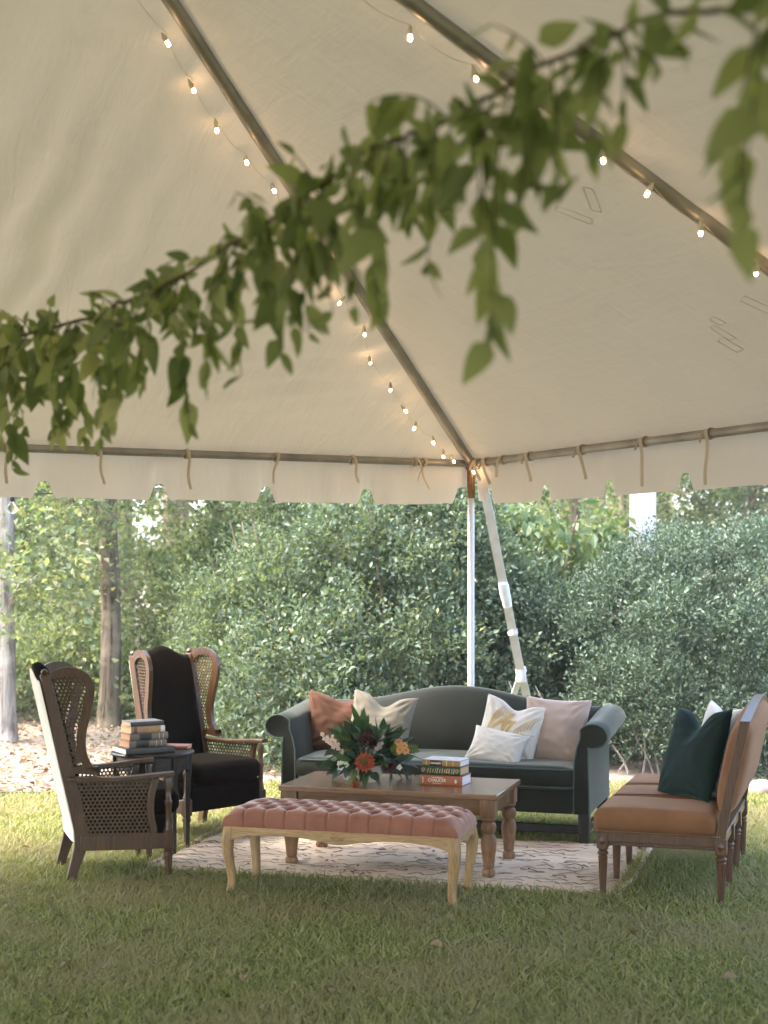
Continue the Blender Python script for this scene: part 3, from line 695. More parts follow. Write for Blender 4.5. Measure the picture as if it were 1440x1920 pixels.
for k in range(1):
    y0, y1 = -.022, SLN+.022; yc = (y0+y1)/2
    def top(y): return .925+.072*math.cos((y-yc)/(y1-y0)*PI)**1.0
    # frame outline: up one post, over the arch, down the other
    outer = [(y0, h) for h in np.linspace(.30, .925, 12)]+[(y0+(y1-y0)*t, top(y0+(y1-y0)*t)) for t in np.linspace(.02, .98, 31)]+[(y1, h) for h in np.linspace(.925, .30, 12)]
    mb = MB(); rings = []
    for i, (y, h) in enumerate(outer):
        a = outer[max(0, i-1)]; b = outer[min(len(outer)-1, i+1)]; d = Vector((b[0]-a[0], b[1]-a[1])).normalized(); nn = Vector((d.y, -d.x)); wd = .034
        rings.append([bk_pt(y, h, -.024), bk_pt(y+nn.x*wd, h+nn.y*wd, -.024), bk_pt(y+nn.x*wd, h+nn.y*wd, .024), bk_pt(y, h, .024)])
    mb.loft(rings); fr = mb.build('back_frame', M['setteewood'], st, smooth=35, bevel=.003)
    for sg, pf in ((-1, .062), (1, .05)):
        mb = MB()
        def fn(a, b):
            y = y0+.016+(y1-y0-.032)*a; h0, h1 = .46, top(y)-.02; h = h0+(h1-h0)*b
            e = max(0, (1-(2*a-1)**10)*(1-(2*b-1)**4))**.5; return bk_pt(y, h, sg*(.012+pf*e))
        mb.grid(fn, 48, 24); pd = mb.build('back_pad', M['rust'], st, smooth=80)
        mb = MB()
        for t in np.linspace(.02, .98, 70):
            for a in (0.0, 1.0):
                b = fn(a, t); b = Vector(b); mb.add([b+Vector(d)*.0035 for d in ((1,0,0),(0,1,0),(-1,0,0),(0,-1,0),(0,0,1),(0,0,-1))], [(0,1,4),(1,2,4),(2,3,4),(3,0,4),(1,0,5),(2,1,5),(3,2,5),(0,3,5)])
        stuff(mb.build('nailhead_trim', M['brass'], pd, smooth=80, weld=False))
def st_w(x, y, z):
    c, s = math.cos(STA), math.sin(STA); return (ST[0]+c*x-s*y, ST[1]+s*x+c*y, z)
pil('bottle green velvet pillow with a chopped top on the rust settee', pillow_mesh('throw_pillow', M['p_dgreen'], .47, .50, .15, .085, 31, .7), st_w(.40, .47, .70), rotz((.66, -.75, 0), STA), rotz((-.72, -.62, .34), STA), .06)
gp = pil('pale grey pillow tucked behind the bottle green one', pillow_mesh('throw_pillow', M['p_white'], .46, .48, .13, .05, 44, .7), st_w(.50, .62, .715), rotz((.45, -.9, 0), STA), rotz((-.85, -.42, .22), STA), -.02)

# ------------------------------------------------------------------ wing chairs with cane sides
def xp(z):      # axis of the rear post in side view
    if z < .27: return -.27+.06*sm(0, .27, z)
    return -.21-.19*(z-.27)/.85
def cane_mesh(mb, inside, fmap, x0, x1, z0, z1, p=.0225):
    ro = p*.5774; r0 = int((z1-z0)/(p*.866))+2
    for r in range(r0):
        z = z0+r*p*.866
        for c in range(int((x1-x0)/p)+2):
            x = x0+(c+.5*(r % 2))*p
            if not inside(x, z): continue
            out = []; inn = []
            for k in range(12):
                a = PI/6*k; hexr = ro*math.cos(PI/6)/math.cos((a % (PI/3))-PI/6)
                out.append(fmap(x+hexr*math.cos(a+PI/6+PI/3*0), z+hexr*math.sin(a+PI/6), 0)); inn.append(fmap(x+p*.315*math.cos(a+PI/6), z+p*.315*math.sin(a+PI/6), .0008))
            b = len(mb.v); mb.v += [tuple(q) for q in out+inn]
            mb.f += [(b+k, b+(k+1) % 12, b+12+(k+1) % 12, b+12+k) for k in range(12)]
def in_poly(x, z, poly):
    r = False; j = len(poly)-1
    for i in range(len(poly)):
        a, b = poly[i], poly[j]
        if (a[1] > z) != (b[1] > z) and x < (b[0]-a[0])*(z-a[1])/(b[1]-a[1])+a[0]: r = not r
        j = i
    return r
def catmull(pts, n=5):
    out = []
    for i in range(len(pts)-1):
        p0, p1, p2, p3 = pts[max(0, i-1)], pts[i], pts[i+1], pts[min(len(pts)-1, i+2)]
        for k in range(n):
            t = k/n; out.append(tuple(.5*((2*b)+(-a+c)*t+(2*a-5*b+4*c-d)*t*t+(-a+3*b-3*c+d)*t**3) for a, b, c, d in zip(p0, p1, p2, p3)))
    return out+[pts[-1]]
def make_chair(label):
    t = thing('wing_chair', label, 'armchair', group='cane sided wing chairs')
    wd = .225
    for s in (-1, 1):
        rings = []
        for z in list(np.linspace(0, .27, 8))+list(np.linspace(.33, 1.115, 12)):
            hx = .026+.010*sm(.05, .25, z)-.008*sm(.5, 1.1, z); hy = .019; x = xp(z)
            rings.append([(x-hx, s*wd-hy, z), (x+hx, s*wd-hy, z), (x+hx, s*wd+hy, z), (x-hx, s*wd+hy, z)])
        ps = MB().loft(rings).build('rear_leg', M['brownwood'], t, smooth=35, bevel=.004)
        MB().lathe([(.006, 0), (.016, .006), (.02, .018), (.012, .03), (.001, .034)], (xp(1.115)-.004, s*wd, 1.113), 12).build('finial', M['brownwood'], ps)
        # wing frame
        front = catmull([(.165, .585), (.135, .64), (.122, .71), (.14, .80), (.185, .90), (.225, 1.0), (.238, 1.06), (.222, 1.115), (.17, 1.15), (.105, 1.155), (.045, 1.135), (.0, 1.10)], 4)
        loop = front+[(0, z) for z in np.linspace(1.06, .60, 12)]
        n_ = len(loop); inner = []
        for i in range(n_):
            a, b = loop[i-1], loop[(i+1) % n_]; d = Vector((b[0]-a[0], b[1]-a[1])).normalized(); nn = Vector((-d.y, d.x)); k = .046 if i < len(front) else .026
            inner.append((loop[i][0]+nn.x*k, loop[i][1]+nn.y*k))
        inner = [(max(.026, a), max(.625, b)) for a, b in inner]
        fl_ = math.radians(11)
        def wm(d, z, th=0, s=s): return Vector((xp(z)+d*math.cos(fl_)-th*math.sin(fl_)*1, s*(wd+d*math.sin(fl_)+th*math.cos(fl_)), z))
        mb = MB(); k = len(loop)
        vs = []
        for th, lp_ in ((-.014, loop), (-.014, inner), (.014, inner), (.014, loop)): vs += [wm(a, b, th) for a, b in lp_]
        fs = []
        for q in range(4):
            for i in range(k): fs.append((q*k+i, q*k+(i+1) % k, ((q+1) % 4)*k+(i+1) % k, ((q+1) % 4)*k+i))
        mb.add(vs, fs); wf = mb.build('wing_frame', M['brownwood'], t, smooth=35, bevel=.003)
        mb = MB(); big = [(a+(-.004), b) for a, b in inner]
        cx_ = sum(a for a, b in inner)/k; cz_ = sum(b for a, b in inner)/k
        cane_mesh(mb, lambda x, z: in_poly(x, z, [(cx_+(a-cx_)*1.14, cz_+(b-cz_)*1.03) for a, b in inner]), lambda x, z, th: wm(x, z, th), .0, .26, .60, 1.14)
        stuff(mb.build('cane_panel', M['cane'], wf, smooth=0))
        # arm rail
        ya = lambda x: wd+.015+.065*sm(-.28, .2, x)
        rail = []
        for x in np.linspace(-.285, .262, 15):
            z = .568+.016*sm(-.1, .25, x)-.006*math.sin((x+.28)/.53*PI); hw = .026+.008*sm(-.2, .2, x); e = 1 if x < .25 else .7
            rail.append([(x, s*(ya(x))-hw*e, z-.011), (x, s*(ya(x))+hw*e, z-.011), (x, s*ya(x)+hw*e, z+.009), (x, s*ya(x), z+.014), (x, s*ya(x)-hw*e, z+.009)])
        ar = MB().loft(rail).build('arm_rail', M['brownwood'], t, smooth=45, bevel=.003)
        # turned front post, fluted foot
        MB().lathe([(.013, 0), (.0145, .01), (.021, .12), (.0225, .145), (.027, .152), (.027, .165), (.023, .172), (.025, .182)], (.235, s*.292, 0), 20, True, .12, (.005, .147)).build('front_leg', M['brownwood'], t, smooth=25)
        MB().box((.235, s*.292, .23), (.05, .05, .098)).build('leg_block', M['brownwood'], t, smooth=30, bevel=.004)
        MB().lathe([(.021, .278), (.023, .29), (.017, .30), (.0155, .34), (.0165, .41), (.0215, .43), (.0225, .438), (.016, .446), (.0165, .5), (.021, .545), (.017, .56)], (.235, s*.292, 0), 16).build('arm_post', M['brownwood'], t, smooth=50)
        # curved inner stile, side rail, lower cane
        rings = []
        for z in np.linspace(.262, .562, 9):
            x = .155+.03*math.sin((z-.26)/.3*PI)*-1+.012*sm(.26, .3, z); y = s*(ya(.14)); h = .018
            rings.append([(x-h, y-.012, z), (x+h, y-.012, z), (x+h, y+.012, z), (x-h, y+.012, z)])
        MB().loft(rings).build('arm_stile', M['brownwood'], t, smooth=45, bevel=.003)
        rings = [[(x, s*ya(x)-.013, .19), (x, s*ya(x)+.013, .19), (x, s*ya(x)+.013, .272), (x, s*ya(x)-.013, .272)] for x in np.linspace(-.22, .23, 8)]
        MB().loft(rings).build('side_rail', M['brownwood'], t, smooth=45, bevel=.004)
        mb = MB()
        cane_mesh(mb, lambda x, z: xp(z)+.012 < x < .157 and .262 < z < .566, lambda x, z, th, s=s: Vector((x, s*(ya(x)+th), z)), -.28, .17, .265, .57)
        stuff(mb.build('cane_panel', M['cane'], ar, smooth=0))
    # upholstery
    def zt(y): return 1.105+.066*(.5+.5*math.cos(PI*min(1, abs(y)/.19)))
    rings = []
    for y in np.linspace(-.206, .206, 25):
        e = (1-(y/.206)**8); z1 = zt(y); pr = []
        for z, o_ in ((.30, .045), (.45, .055), (.60, .062), (.80, .058), (.98, .05), (z1-.03, .038), (z1-.004, .012), (z1, -.012), (z1-.012, -.034), (1.05, -.036), (.8, -.034), (.5, -.03), (.30, -.028)):
            pr.append((xp(z)+o_*(.55+.45*e if o_ > 0 else 1), y, z))
        rings.append(pr)
    MB().loft(rings).build('backrest', M['olive'], t, smooth=60)
    rings = []
    for y in np.linspace(-.236, .236, 17):
        zz = min(zt(y)-.02, 1.135); rings.append([(xp(z)-.036-th-.008*(1-(y/.236)**4), y, z) for th, zs in ((0, np.linspace(.235, zz, 14)), (.004, np.linspace(zz, .235, 14))) for z in zs])
    MB().loft(rings).build('back_panel', M['creamback'], t, smooth=60)
    MB().rbox(-.215, .262, -.268, .268, .195, .365, .018, (.006, 0, 0), 8, lambda q: Vector((q.x, q.y*(.80+.2*sm(-.2, .2, q.x)), q.z))).build('seat_base', M['olive'], t, smooth=60)
    def cush(q):
        q = q.copy()
        q.y *= .82+.18*sm(-.2, .2, q.x)
        if q.x > .2: q.x += .03*(1-(q.y/.29)**4)
        q.z += .004*nz(q.x*5, q.y*5); return q
    sc1 = MB().rbox(-.20, .285, -.255, .255, .365, .478, .04, (.004, .0, .022), 9, cush).build('seat_cushion', M['olive'], t, smooth=70)
    return t
ch1 = make_chair('cane wing chair showing its cream back panel, nearest the pink bench')
ch2 = copy_tree(ch1); ch2['label'] = 'cane wing chair showing its dark velvet backrest, next to the green sofa'
ch1['label'] = 'cane wing chair turned sideways with a pale cream cloth back'
ch1.location = (-1.4625, 8.14, 0); ch1.rotation_euler = (0, 0, .33)
ch2.location = (-1.15, 9.37, 0); ch2.rotation_euler = (0, 0, -.78)

# ------------------------------------------------------------------ side table
sdt = thing('side_table', 'dark round side table holding old books between the wing chairs', 'table', (-1.36, 8.78, 0), 0)
MB().lathe([(.0, .580), (.23, .580), (.243, .586), (.245, .594), (.24, .60), (.0, .602)], n=48, caps=False).build('tabletop', M['sidewood'], sdt, smooth=40)
M['inlay'] = plain('carved_inlay', (.075, .045, .025), .5)
for k in range(6):
    a = math.radians(15+60*k); Mx = Matrix.Rotation(a, 4, 'Z')
    pts = [(.205, .012, 0), (.205, .013, .3), (.21, .017, .47), (.212, .02, .58)]
    MB().loft([[Mx @ Vector((r+i*h, j*h, z)) for i, j in ((-1,-1),(1,-1),(1,1),(-1,1))] for r, h, z in pts]).build('leg', M['sidewood'], sdt, smooth=30, bevel=.002)
    b0, b1 = a, a+PI/3; rings = []
    for t_ in np.linspace(.06, .94, 9):
        b = b0+(b1-b0)*t_; h = .13-.05*math.sin(t_*PI)**.6
        rings.append([(r*math.cos(b), r*math.sin(b), z) for r, z in ((.198, .581-h), (.214, .581-h), (.214, .581), (.198, .581))])
    ap = MB().loft(rings).build('apron', M['sidewood'], sdt, smooth=40)
    mb = MB()
    for q, (t_, z) in enumerate([(.5, .565), (.42, .55), (.58, .55), (.34, .535), (.5, .535), (.66, .535)]):
        b = b0+(b1-b0)*t_; c = Vector((.2145*math.cos(b), .2145*math.sin(b), z)); tt = Vector((-math.sin(b), math.cos(b), 0)); nn = Vector((math.cos(b), math.sin(b), 0))
        mb.add([c+tt*.007, c+Vector((0,0,.006)), c-tt*.007, c-Vector((0,0,.006)), c+nn*.003], [(0,1,4),(1,2,4),(2,3,4),(3,0,4)])
    mb.build('inlay', M['inlay'], ap, smooth=0)

# ------------------------------------------------------------------ books
def pages_mat(name, c):
    n = NT(name); f = n.noise(1, 3, n.map((3, 3, 380))); n.col(n.ramp(f, [(.35, tuple(q*.8 for q in c)), (.65, c)])); n.set(Roughness=.9); n.bump(f, .4, .002); return n.m
PG = {'white': pages_mat('white_pages', (.72, .70, .66)), 'tan': pages_mat('tan_pages', (.55, .38, .19)), 'orange': pages_mat('orange_pages', (.50, .24, .10)), 'cream': pages_mat('cream_pages', (.66, .58, .42))}
def book(label, cover, pages, L_, W_, T_, loc, rz, group, spine_bands=()):
    """spine along x at y=-W/2, pages open to +x, -x and +y"""
    b = thing('book', label, 'book', loc, rz, group); c = M[cover]; th = min(.004, T_*.12)
    MB().box((0, .002, T_/2), (L_-.008, W_-.010, T_-2*th)).build('pages', PG[pages], b, smooth=30)
    for z in (th/2, T_-th/2): MB().box((0, 0, z), (L_, W_, th)).build('cover_board', c, b, smooth=30, bevel=.001)
    rings = [[(x, -W_/2+.001-.006*math.sin(a)*(1)-.0, T_/2-math.cos(a)*T_/2) for a in np.linspace(0, PI, 9)]+[(x, -W_/2+.004, T_-.001), (x, -W_/2+.004, .001)] for x in (-L_/2, L_/2)]
    sp = MB().loft(rings).build('spine', c, b, smooth=50)
    for (x0, x1, m_) in spine_bands:
        r2 = [[(x, -W_/2+.001-.0072*math.sin(a), T_/2-math.cos(a)*(T_/2-.0005)) for a in np.linspace(.12, PI-.12, 9)] for x in (x0, x1)]
        MB().loft(r2, False, False).build('spine_band', M[m_], sp, smooth=50)
    return b, sp
def text(parent, s, x, z, size, y, mat, squeeze=1, align='CENTER'):
    cu_ = bpy.data.curves.new('lettering', 'FONT'); cu_.body = s; cu_.size = size; cu_.align_x = align; cu_.align_y = 'CENTER'; cu_.extrude = .0004; cu_.resolution_u = 3
    o = bpy.data.objects.new('tmp', cu_); COL.objects.link(o); bpy.context.view_layer.update()
    me = bpy.data.meshes.new_from_object(o); bpy.data.objects.remove(o); me.materials.append(M[mat])
    t = link('lettering', me, parent, (x, y, z), (PI/2, 0, 0), (squeeze, 1, 1)); return t
for k, c in dict(bk_rust=(.30, .095, .035), bk_green=(.022, .045, .022), bk_brown=(.28, .16, .075), bk_label=(.02, .012, .008), bk_slate=(.17, .165, .145), bk_slate_spine=(.07, .065, .055), bk_ochre=(.40, .24, .11), bk_navy=(.03, .032, .028), bk_taupe=(.20, .145, .10), bk_dark=(.05, .042, .032), bk_redbr=(.18, .07, .05), bk_white=(.72, .70, .66), bk_gold=(.62, .45, .20), bk_cream=(.8, .72, .58), bk_paper=(.6, .5, .38)).items():
    M[k] = plain(k, c, .55, 0, .12, 25, .2)
g1 = 'books stacked on the coffee table'
bx, by, ba = .345, 8.375, -.37
b1, s1 = book('thick rust orange hardback lettered CHAUCER at the bottom of the table stack', 'bk_rust', 'white', .25, .165, .055, (bx, by, .466), ba, g1)
text(s1, 'THE RIVERSIDE', -.02, .0435, .0105, -.0905, 'bk_cream', .95); text(s1, 'CHAUCER', -.02, .0285, .026, -.0915, 'bk_cream', .88); text(s1, 'THIRD EDITION', -.02, .0115, .0075, -.0905, 'bk_cream')
MB().box((-.103, -.0895, .0285), (.003, .002, .032)).build('spine_line', M['bk_cream'], s1, smooth=0)
mb = MB()
for k in range(6):
    a = k*PI/3+.3; mb.tube([(.09, -.0903, .027), (.09+.006*math.cos(a), -.0912, .027+.009*math.sin(a)), (.09+.009*math.cos(a+.5), -.0905, .027+.013*math.sin(a+.5))], [.0012, .0022, .0008], 5)
mb.build('emblem', M['bk_cream'], s1)
b2, s2 = book('green hardback with ornate gilt spine in the middle of the table stack', 'bk_green', 'tan', .235, .15, .048, (bx-.002, by+.006, .5215), ba-.03, g1)
mb = MB(); r2 = random.Random(3)
def gilt(pts, r): mb.tube([(x, -.0818, z) for x, z in pts], r, 5)
for cx, sg in ((-.1, 1), (.1, -1), (.045, 1)):
    gilt([(cx+.012*math.cos(a)*(1-a/9), .024+.014*math.sin(a)*(1-a/9)) for a in np.linspace(0, 7, 16)], .0017)
for x in np.linspace(-.072, .082, 12):
    h = r2.uniform(.010, .016); gilt([(x-.003, .024-h), (x+r2.uniform(-.004, .004), .024), (x+.003, .024+h)], r2.uniform(.0014, .0026))
mb.build('gilt_ornament', M['bk_gold'], s2)
b3, s3 = book('tan hardback with white cover board on top of the table stack', 'bk_brown', 'white', .225, .15, .034, (bx+.004, by+.004, .5700), ba-.05, g1, [(-.065, .005, 'bk_label'), (.03, .036, 'bk_gold'), (.07, .074, 'bk_gold'), (-.09, -.086, 'bk_gold')])
MB().box((0, 0, .0352), (.224, .149, .002)).build('dust_jacket', M['bk_white'], b3, smooth=30)
mb = MB()
for i in range(9):
    x = -.058+i*.0068; mb.box((x, -.0829, .017+r2.uniform(-.002, .002)), (.004, .001, r2.uniform(.007, .012)))
mb.build('spine_print', M['bk_cream'], s3, smooth=0)
g2 = 'old books stacked on the dark side table'
ox, oy, z = -1.405, 8.70, .602; A2 = .56
def bk2(label, cover, pages, L_, W_, T_, dx, dy, da, bands=()):
    global z
    r = book(label, cover, pages, L_, W_, T_, (ox+dx, oy+dy, z), A2+da, g2, bands); z += T_+.0006; return r
bk2('wide dark book lying open-edged at the bottom of the side table stack', 'bk_dark', 'cream', .30, .23, .036, .0, .02, -.02, [(-.12, .1, 'bk_slate_spine')])
bk2('old taupe book with dark label, second up in the side table stack', 'bk_taupe', 'orange', .235, .15, .040, .0, .0, .02, [(-.075, .005, 'bk_navy'), (.05, .054, 'bk_paper'), (.08, .084, 'bk_paper')])
bk2('old brown book with blue-black label, third up in the side table stack', 'bk_taupe', 'orange', .235, .15, .040, .008, .004, -.02, [(-.06, .015, 'bk_navy'), (.06, .064, 'bk_paper'), (.085, .089, 'bk_paper')])
b, s = bk2('ochre cloth book with paper spine label, second from the top', 'bk_ochre', 'tan', .215, .145, .040, .0, .0, .04, [(.078, .104, 'bk_white'), (-.09, -.07, 'bk_redbr')])
bk2('slim slate grey book on top of the side table stack', 'bk_slate', 'tan', .205, .14, .026, -.002, .002, .0, [(-.1, .1, 'bk_slate_spine')])
book('small red-brown book lying alone at the back of the side table', 'bk_redbr', 'tan', .17, .11, .022, (-1.235, 8.875, .602), -.12, None, [(-.04, .0, 'bk_gold')])

# ------------------------------------------------------------------ leaves as real blades
def blade(name, mat, L_, W_, tip=.5, fold=.18, curl=.12, n=5, heart=False):
    """one leaf along +Y from its stalk, folded on the midrib"""
    mb = MB(); rows = []
    for i in range(n+1):
        t = i/n; w_ = W_/2*(math.sin(PI*t**(.62 if heart else .8))**.85)*(1-.15*t) if 0 < i < n else .0006
        y = L_*t; z = -curl*L_*t*t; rows.append([(-w_, y, z+fold*w_), (0, y, z), (w_, y, z+fold*w_)])
    vs = [p for r in rows for p in r]; fs = []
    for i in range(n):
        for j in range(2): fs.append((i*3+j, i*3+j+1, i*3+4+j, i*3+3+j))
    mb.add(vs, fs); return mb.mesh(name, mat, 80, False)
def axes(a, nrm):
    a = Vector(a).normalized(); nrm = Vector(nrm); nrm = (nrm-a*nrm.dot(a)); nrm = nrm.normalized() if nrm.length > 1e-4 else a.orthogonal().normalized()
    x = a.cross(nrm); return Matrix(((x.x, a.x, nrm.x), (x.y, a.y, nrm.y), (x.z, a.z, nrm.z)))
def put_leaf(name, me, parent, p, a, nrm, s):
    R = axes(a, nrm).to_4x4(); o = link(name, me, parent); o.matrix_local = Matrix.Translation(Vector(p)) @ R @ Matrix.Scale(s, 4); return o

# ------------------------------------------------------------------ flower arrangement
fa = thing('flower_arrangement', 'bowl of dahlias, roses and dark foliage on the coffee table', 'flowers', (-.085, 8.455, .466), 0)
M['bowl'] = plain('cream_ceramic', (.66, .58, .46), .35, 0, .05)
MB().lathe([(.0, .0), (.042, .0), (.045, .006), (.062, .03), (.083, .07), (.088, .095), (.083, .096), (.075, .07), (.05, .03), (.0, .02)], n=32, caps=False).build('bowl', M['bowl'], fa, smooth=60)
M['bq1'] = leafmat('dark_bouquet_leaf', [(0, (.018, .036, .018)), (1, (.045, .075, .035))], .45, .2)
M['bq2'] = leafmat('mid_bouquet_leaf', [(0, (.035, .075, .025)), (1, (.07, .12, .045))], .45, .3)
M['bq3'] = leafmat('yellow_green_sprig', [(0, (.10, .14, .03)), (1, (.17, .20, .055))], .5, .3)
M['stem'] = plain('green_stem', (.05, .07, .025), .6)
lm = [blade('leaf', M['bq1'], .095, .05), blade('leaf', M['bq1'], .075, .048), blade('leaf', M['bq2'], .12, .042), blade('leaf', M['bq3'], .04, .012), blade('leaf', M['bq1'], .11, .06)]
rb = random.Random(14)
def bdir(az, el): return Vector((math.cos(az)*math.cos(el), math.sin(az)*math.cos(el), math.sin(el)))
HC = Vector((0, 0, .13))
mb = MB()
for i in range(290):
    az = rb.uniform(0, 2*PI); el = rb.uniform(-.45, 1.2); d = bdir(az, el); R_ = rb.uniform(.07, .20)*(1-.12*max(0, math.sin(el)))
    p = HC+Vector((d.x*R_*1.12, d.y*R_*.95, max(-.075, d.z*R_))); a = (d+Vector((rb.uniform(-.6, .6), rb.uniform(-.6, .6), rb.uniform(-.7, .35)))).normalized()
    k = rb.choices([0, 1, 4, 2], [4, 4, 3, 1.3])[0]
    if p.z < -.03 and p.z+a.z*.1 < -.11: a.z = abs(a.z)*.3
    put_leaf('leaf', lm[k], fa, p, a, Vector((d.x, d.y-.3, d.z+.8))+Vector((rb.uniform(-.6, .6),)*3), rb.uniform(.75, 1.2))
    if i % 4 == 0: mb.tube([HC*.6, HC*.6+(p-HC*.6)*.6+Vector((0,0,.01)), p], .0018, 5)
# tall spear of leaves
for i in range(13):
    t = i/12; p = Vector((-.045+.03*t*0, .0, .20+.12*t)); az = i*2.4
    put_leaf('leaf', lm[2], fa, p, Vector((math.cos(az)*.55-.05, math.sin(az)*.4, 1.0)), (math.cos(az), math.sin(az)-.6, .2), rb.uniform(.8, 1.2))
for i in range(8):
    t = i/7; p = Vector((-.10-.06*t, -.04, .22+.05*t)); az = i*2.4
    put_leaf('leaf', lm[2], fa, p, Vector((-.8+math.cos(az)*.5, math.sin(az)*.4, .6)), (0, -.6, .8), rb.uniform(.7, .95))
# yellow-green fern sprigs
for (x0, y0, z0, dx, dz) in ((-.09, -.06, .19, -.10, .10), (.17, -.05, .17, .10, .05), (-.08, -.12, .09, -.03, -.05), (.13, -.08, .17, .07, .06)):
    pts = [Vector((x0+dx*t, y0-.01*t, z0+dz*t-.03*t*t)) for t in np.linspace(0, 1, 10)]; mb.tube(pts, .0014, 5)
    for i, p in enumerate(pts):
        for s in (-1, 1): put_leaf('leaf', lm[3], fa, p, Vector((dx*.5, 0, dz*.5)).normalized()*.6+Vector((-dz, 0, dx)).normalized()*s, (0, -1, .3), 1.1-.05*i)
mb.build('stems', M['stem'], fa)
def petal_flower(name, mat, c, nrm, R_, rows, npet, pw, cup=.5, core=None):
    mb = MB(); Rm = axes(Vector(nrm).orthogonal(), nrm); c = Vector(c)
    for r in range(rows):
        f = 1-r/rows*.8; el = .12+cup*(r/rows)*1.35
        for k in range(npet):
            a = 2*PI*(k+.5*(r % 2)+rb.uniform(-.15, .15))/npet; L_ = R_*f*rb.uniform(.9, 1.06)
            d = Vector((math.cos(a)*math.cos(el), math.sin(a)*math.cos(el), math.sin(el))); s = Vector((-math.sin(a), math.cos(a), 0)); up = d.cross(s)*-1
            P = [c+Rm @ (d*L_*t+s*w_*pw*R_*f+up*h*R_) for t, w_, h in ((.08, 0, 0), (.55, -.5, .08), (.6, 0, .0), (.55, .5, .08), (1, 0, .10))]
            mb.add(P, [(0,1,2), (0,2,3), (1,4,2), (2,4,3)])
    o = mb.build(name, mat, fa, smooth=0, weld=False); return o
M['dahlia'] = leafmat('rust_dahlia', [(0, (.26, .045, .012)), (1, (.42, .10, .03))], .6, .25)
M['burg'] = leafmat('burgundy_bloom', [(0, (.028, .006, .007)), (1, (.075, .016, .016))], .6, .15)
M['peach'] = leafmat('peach_rose', [(0, (.50, .22, .075)), (1, (.66, .36, .15))], .6, .3)
M['stock'] = leafmat('pale_pink_stock', [(0, (.55, .40, .38)), (1, (.74, .60, .56))], .6, .35)
M['whitefl'] = leafmat('white_bloom', [(0, (.6, .6, .55)), (1, (.76, .75, .70))], .6, .35)
petal_flower('dahlia', M['dahlia'], (-.02, -.20, .135), (-.15, -1, .35), .062, 7, 15, .42, .8)
petal_flower('dahlia', M['dahlia'], (-.075, -.16, .0), (-.3, -1, -.3), .032, 4, 11, .4, 1.0)
petal_flower('burgundy_dahlia', M['burg'], (.115, -.19, .115), (.15, -1, .3), .045, 6, 13, .45, .8)
petal_flower('burgundy_rose', M['burg'], (-.005, -.10, .255), (-.1, -.8, .7), .06, 5, 7, .95, .9)
petal_flower('burgundy_rose', M['burg'], (.03, -.06, .225), (.3, -.8, .5), .045, 5, 7, .95, .9)
for x, y, z_ in ((.165, -.12, .235), (.195, -.13, .215), (.17, -.15, .195), (.205, -.13, .19)): petal_flower('peach_rose', M['peach'], (x, y, z_), (.2+rb.uniform(-.3, .3), -1, .4), .026, 4, 6, 1.0, 1.0)
def spike(x0, z0, x1, z1, m_, n_=14):
    for i in range(n_):
        t = i/(n_-1); petal_flower('stock_floret', M[m_], (x0+(x1-x0)*t+rb.uniform(-.011, .011), -.09+rb.uniform(-.015, .01), z0+(z1-z0)*t+rb.uniform(-.011, .011)), (rb.uniform(-.7, .5), -1, rb.uniform(-.2, .7)), .016*(1.15-.4*t), 2, 5, .95, .5)
spike(-.135, .13, -.205, .265, 'stock', 15); spike(-.19, .20, -.265, .285, 'stock', 12); spike(.045, .20, .085, .275, 'stock', 8)
for x, z_ in ((-.16, .12), (-.145, .135), (-.155, .10), (-.125, .115), (.17, .10), (-.125, .045)): petal_flower('white_bloom', M['whitefl'], (x, -.15, z_), (rb.uniform(-.3, .3), -1, .5), .02, 2, 5, .9, .6)

# ------------------------------------------------------------------ hanging smilax garland
gl_ = thing('leaf_garland', 'long green smilax garland hanging across the tent in front of the lounge', 'garland', (0, 0, 0), 0)
GP = [(-1.50,5.0,2.38),(-1.261,4.651,2.366),(-1.153,4.49,2.358),(-.808,3.973,2.337),(-.534,3.563,2.345),(-.311,3.229,2.387),(-.126,2.953,2.432),(-.02,2.793,2.466),(.067,2.664,2.454),(.145,2.546,2.46),(.24,2.404,2.481),(.311,2.297,2.479),(.395,2.172,2.482),(.513,1.996,2.431),(.64,1.80,2.40)]
GC = [Vector(p) for p in catmull(GP, 6)]
M['vine'] = plain('vine_stem', (.06, .05, .022), .7)
stem = MB().tube([p+Vector((.012*nz(i*.5), .012*nz(i*.5, 4), .012*nz(i*.5, 9))) for i, p in enumerate(GC)], .0045, 6).build('vine_stem', M['vine'], gl_)
mb = MB()
for p, q in ((GC[0], Vector((-1.78, 5.9, 4.42))), (GC[-1], Vector((-.25, 2.9, 4.42)))): mb.tube([p.lerp(q, t/6) for t in range(7)], .002, 5)
mb.build('hanging_cord', M['cord'], gl_)
M['sm1'] = leafmat('smilax_leaf', [(0, (.19, .24, .125)), (.6, (.27, .325, .175)), (1, (.42, .43, .27))], .42, .55)
M['sm2'] = leafmat('dark_smilax_leaf', [(0, (.11, .16, .068)), (1, (.19, .245, .11))], .42, .5)
sms = [blade('leaf', M['sm1'], .088, .048, curl=.15, heart=True), blade('leaf', M['sm1'], .068, .030, curl=.25), blade('leaf', M['sm2'], .09, .052, curl=.1, heart=True), blade('leaf', M['sm2'], .070, .030, curl=.3), blade('leaf', M['sm1'], .056, .030, curl=.2, heart=True)]
rg = random.Random(23); leaves = []; mb = MB()
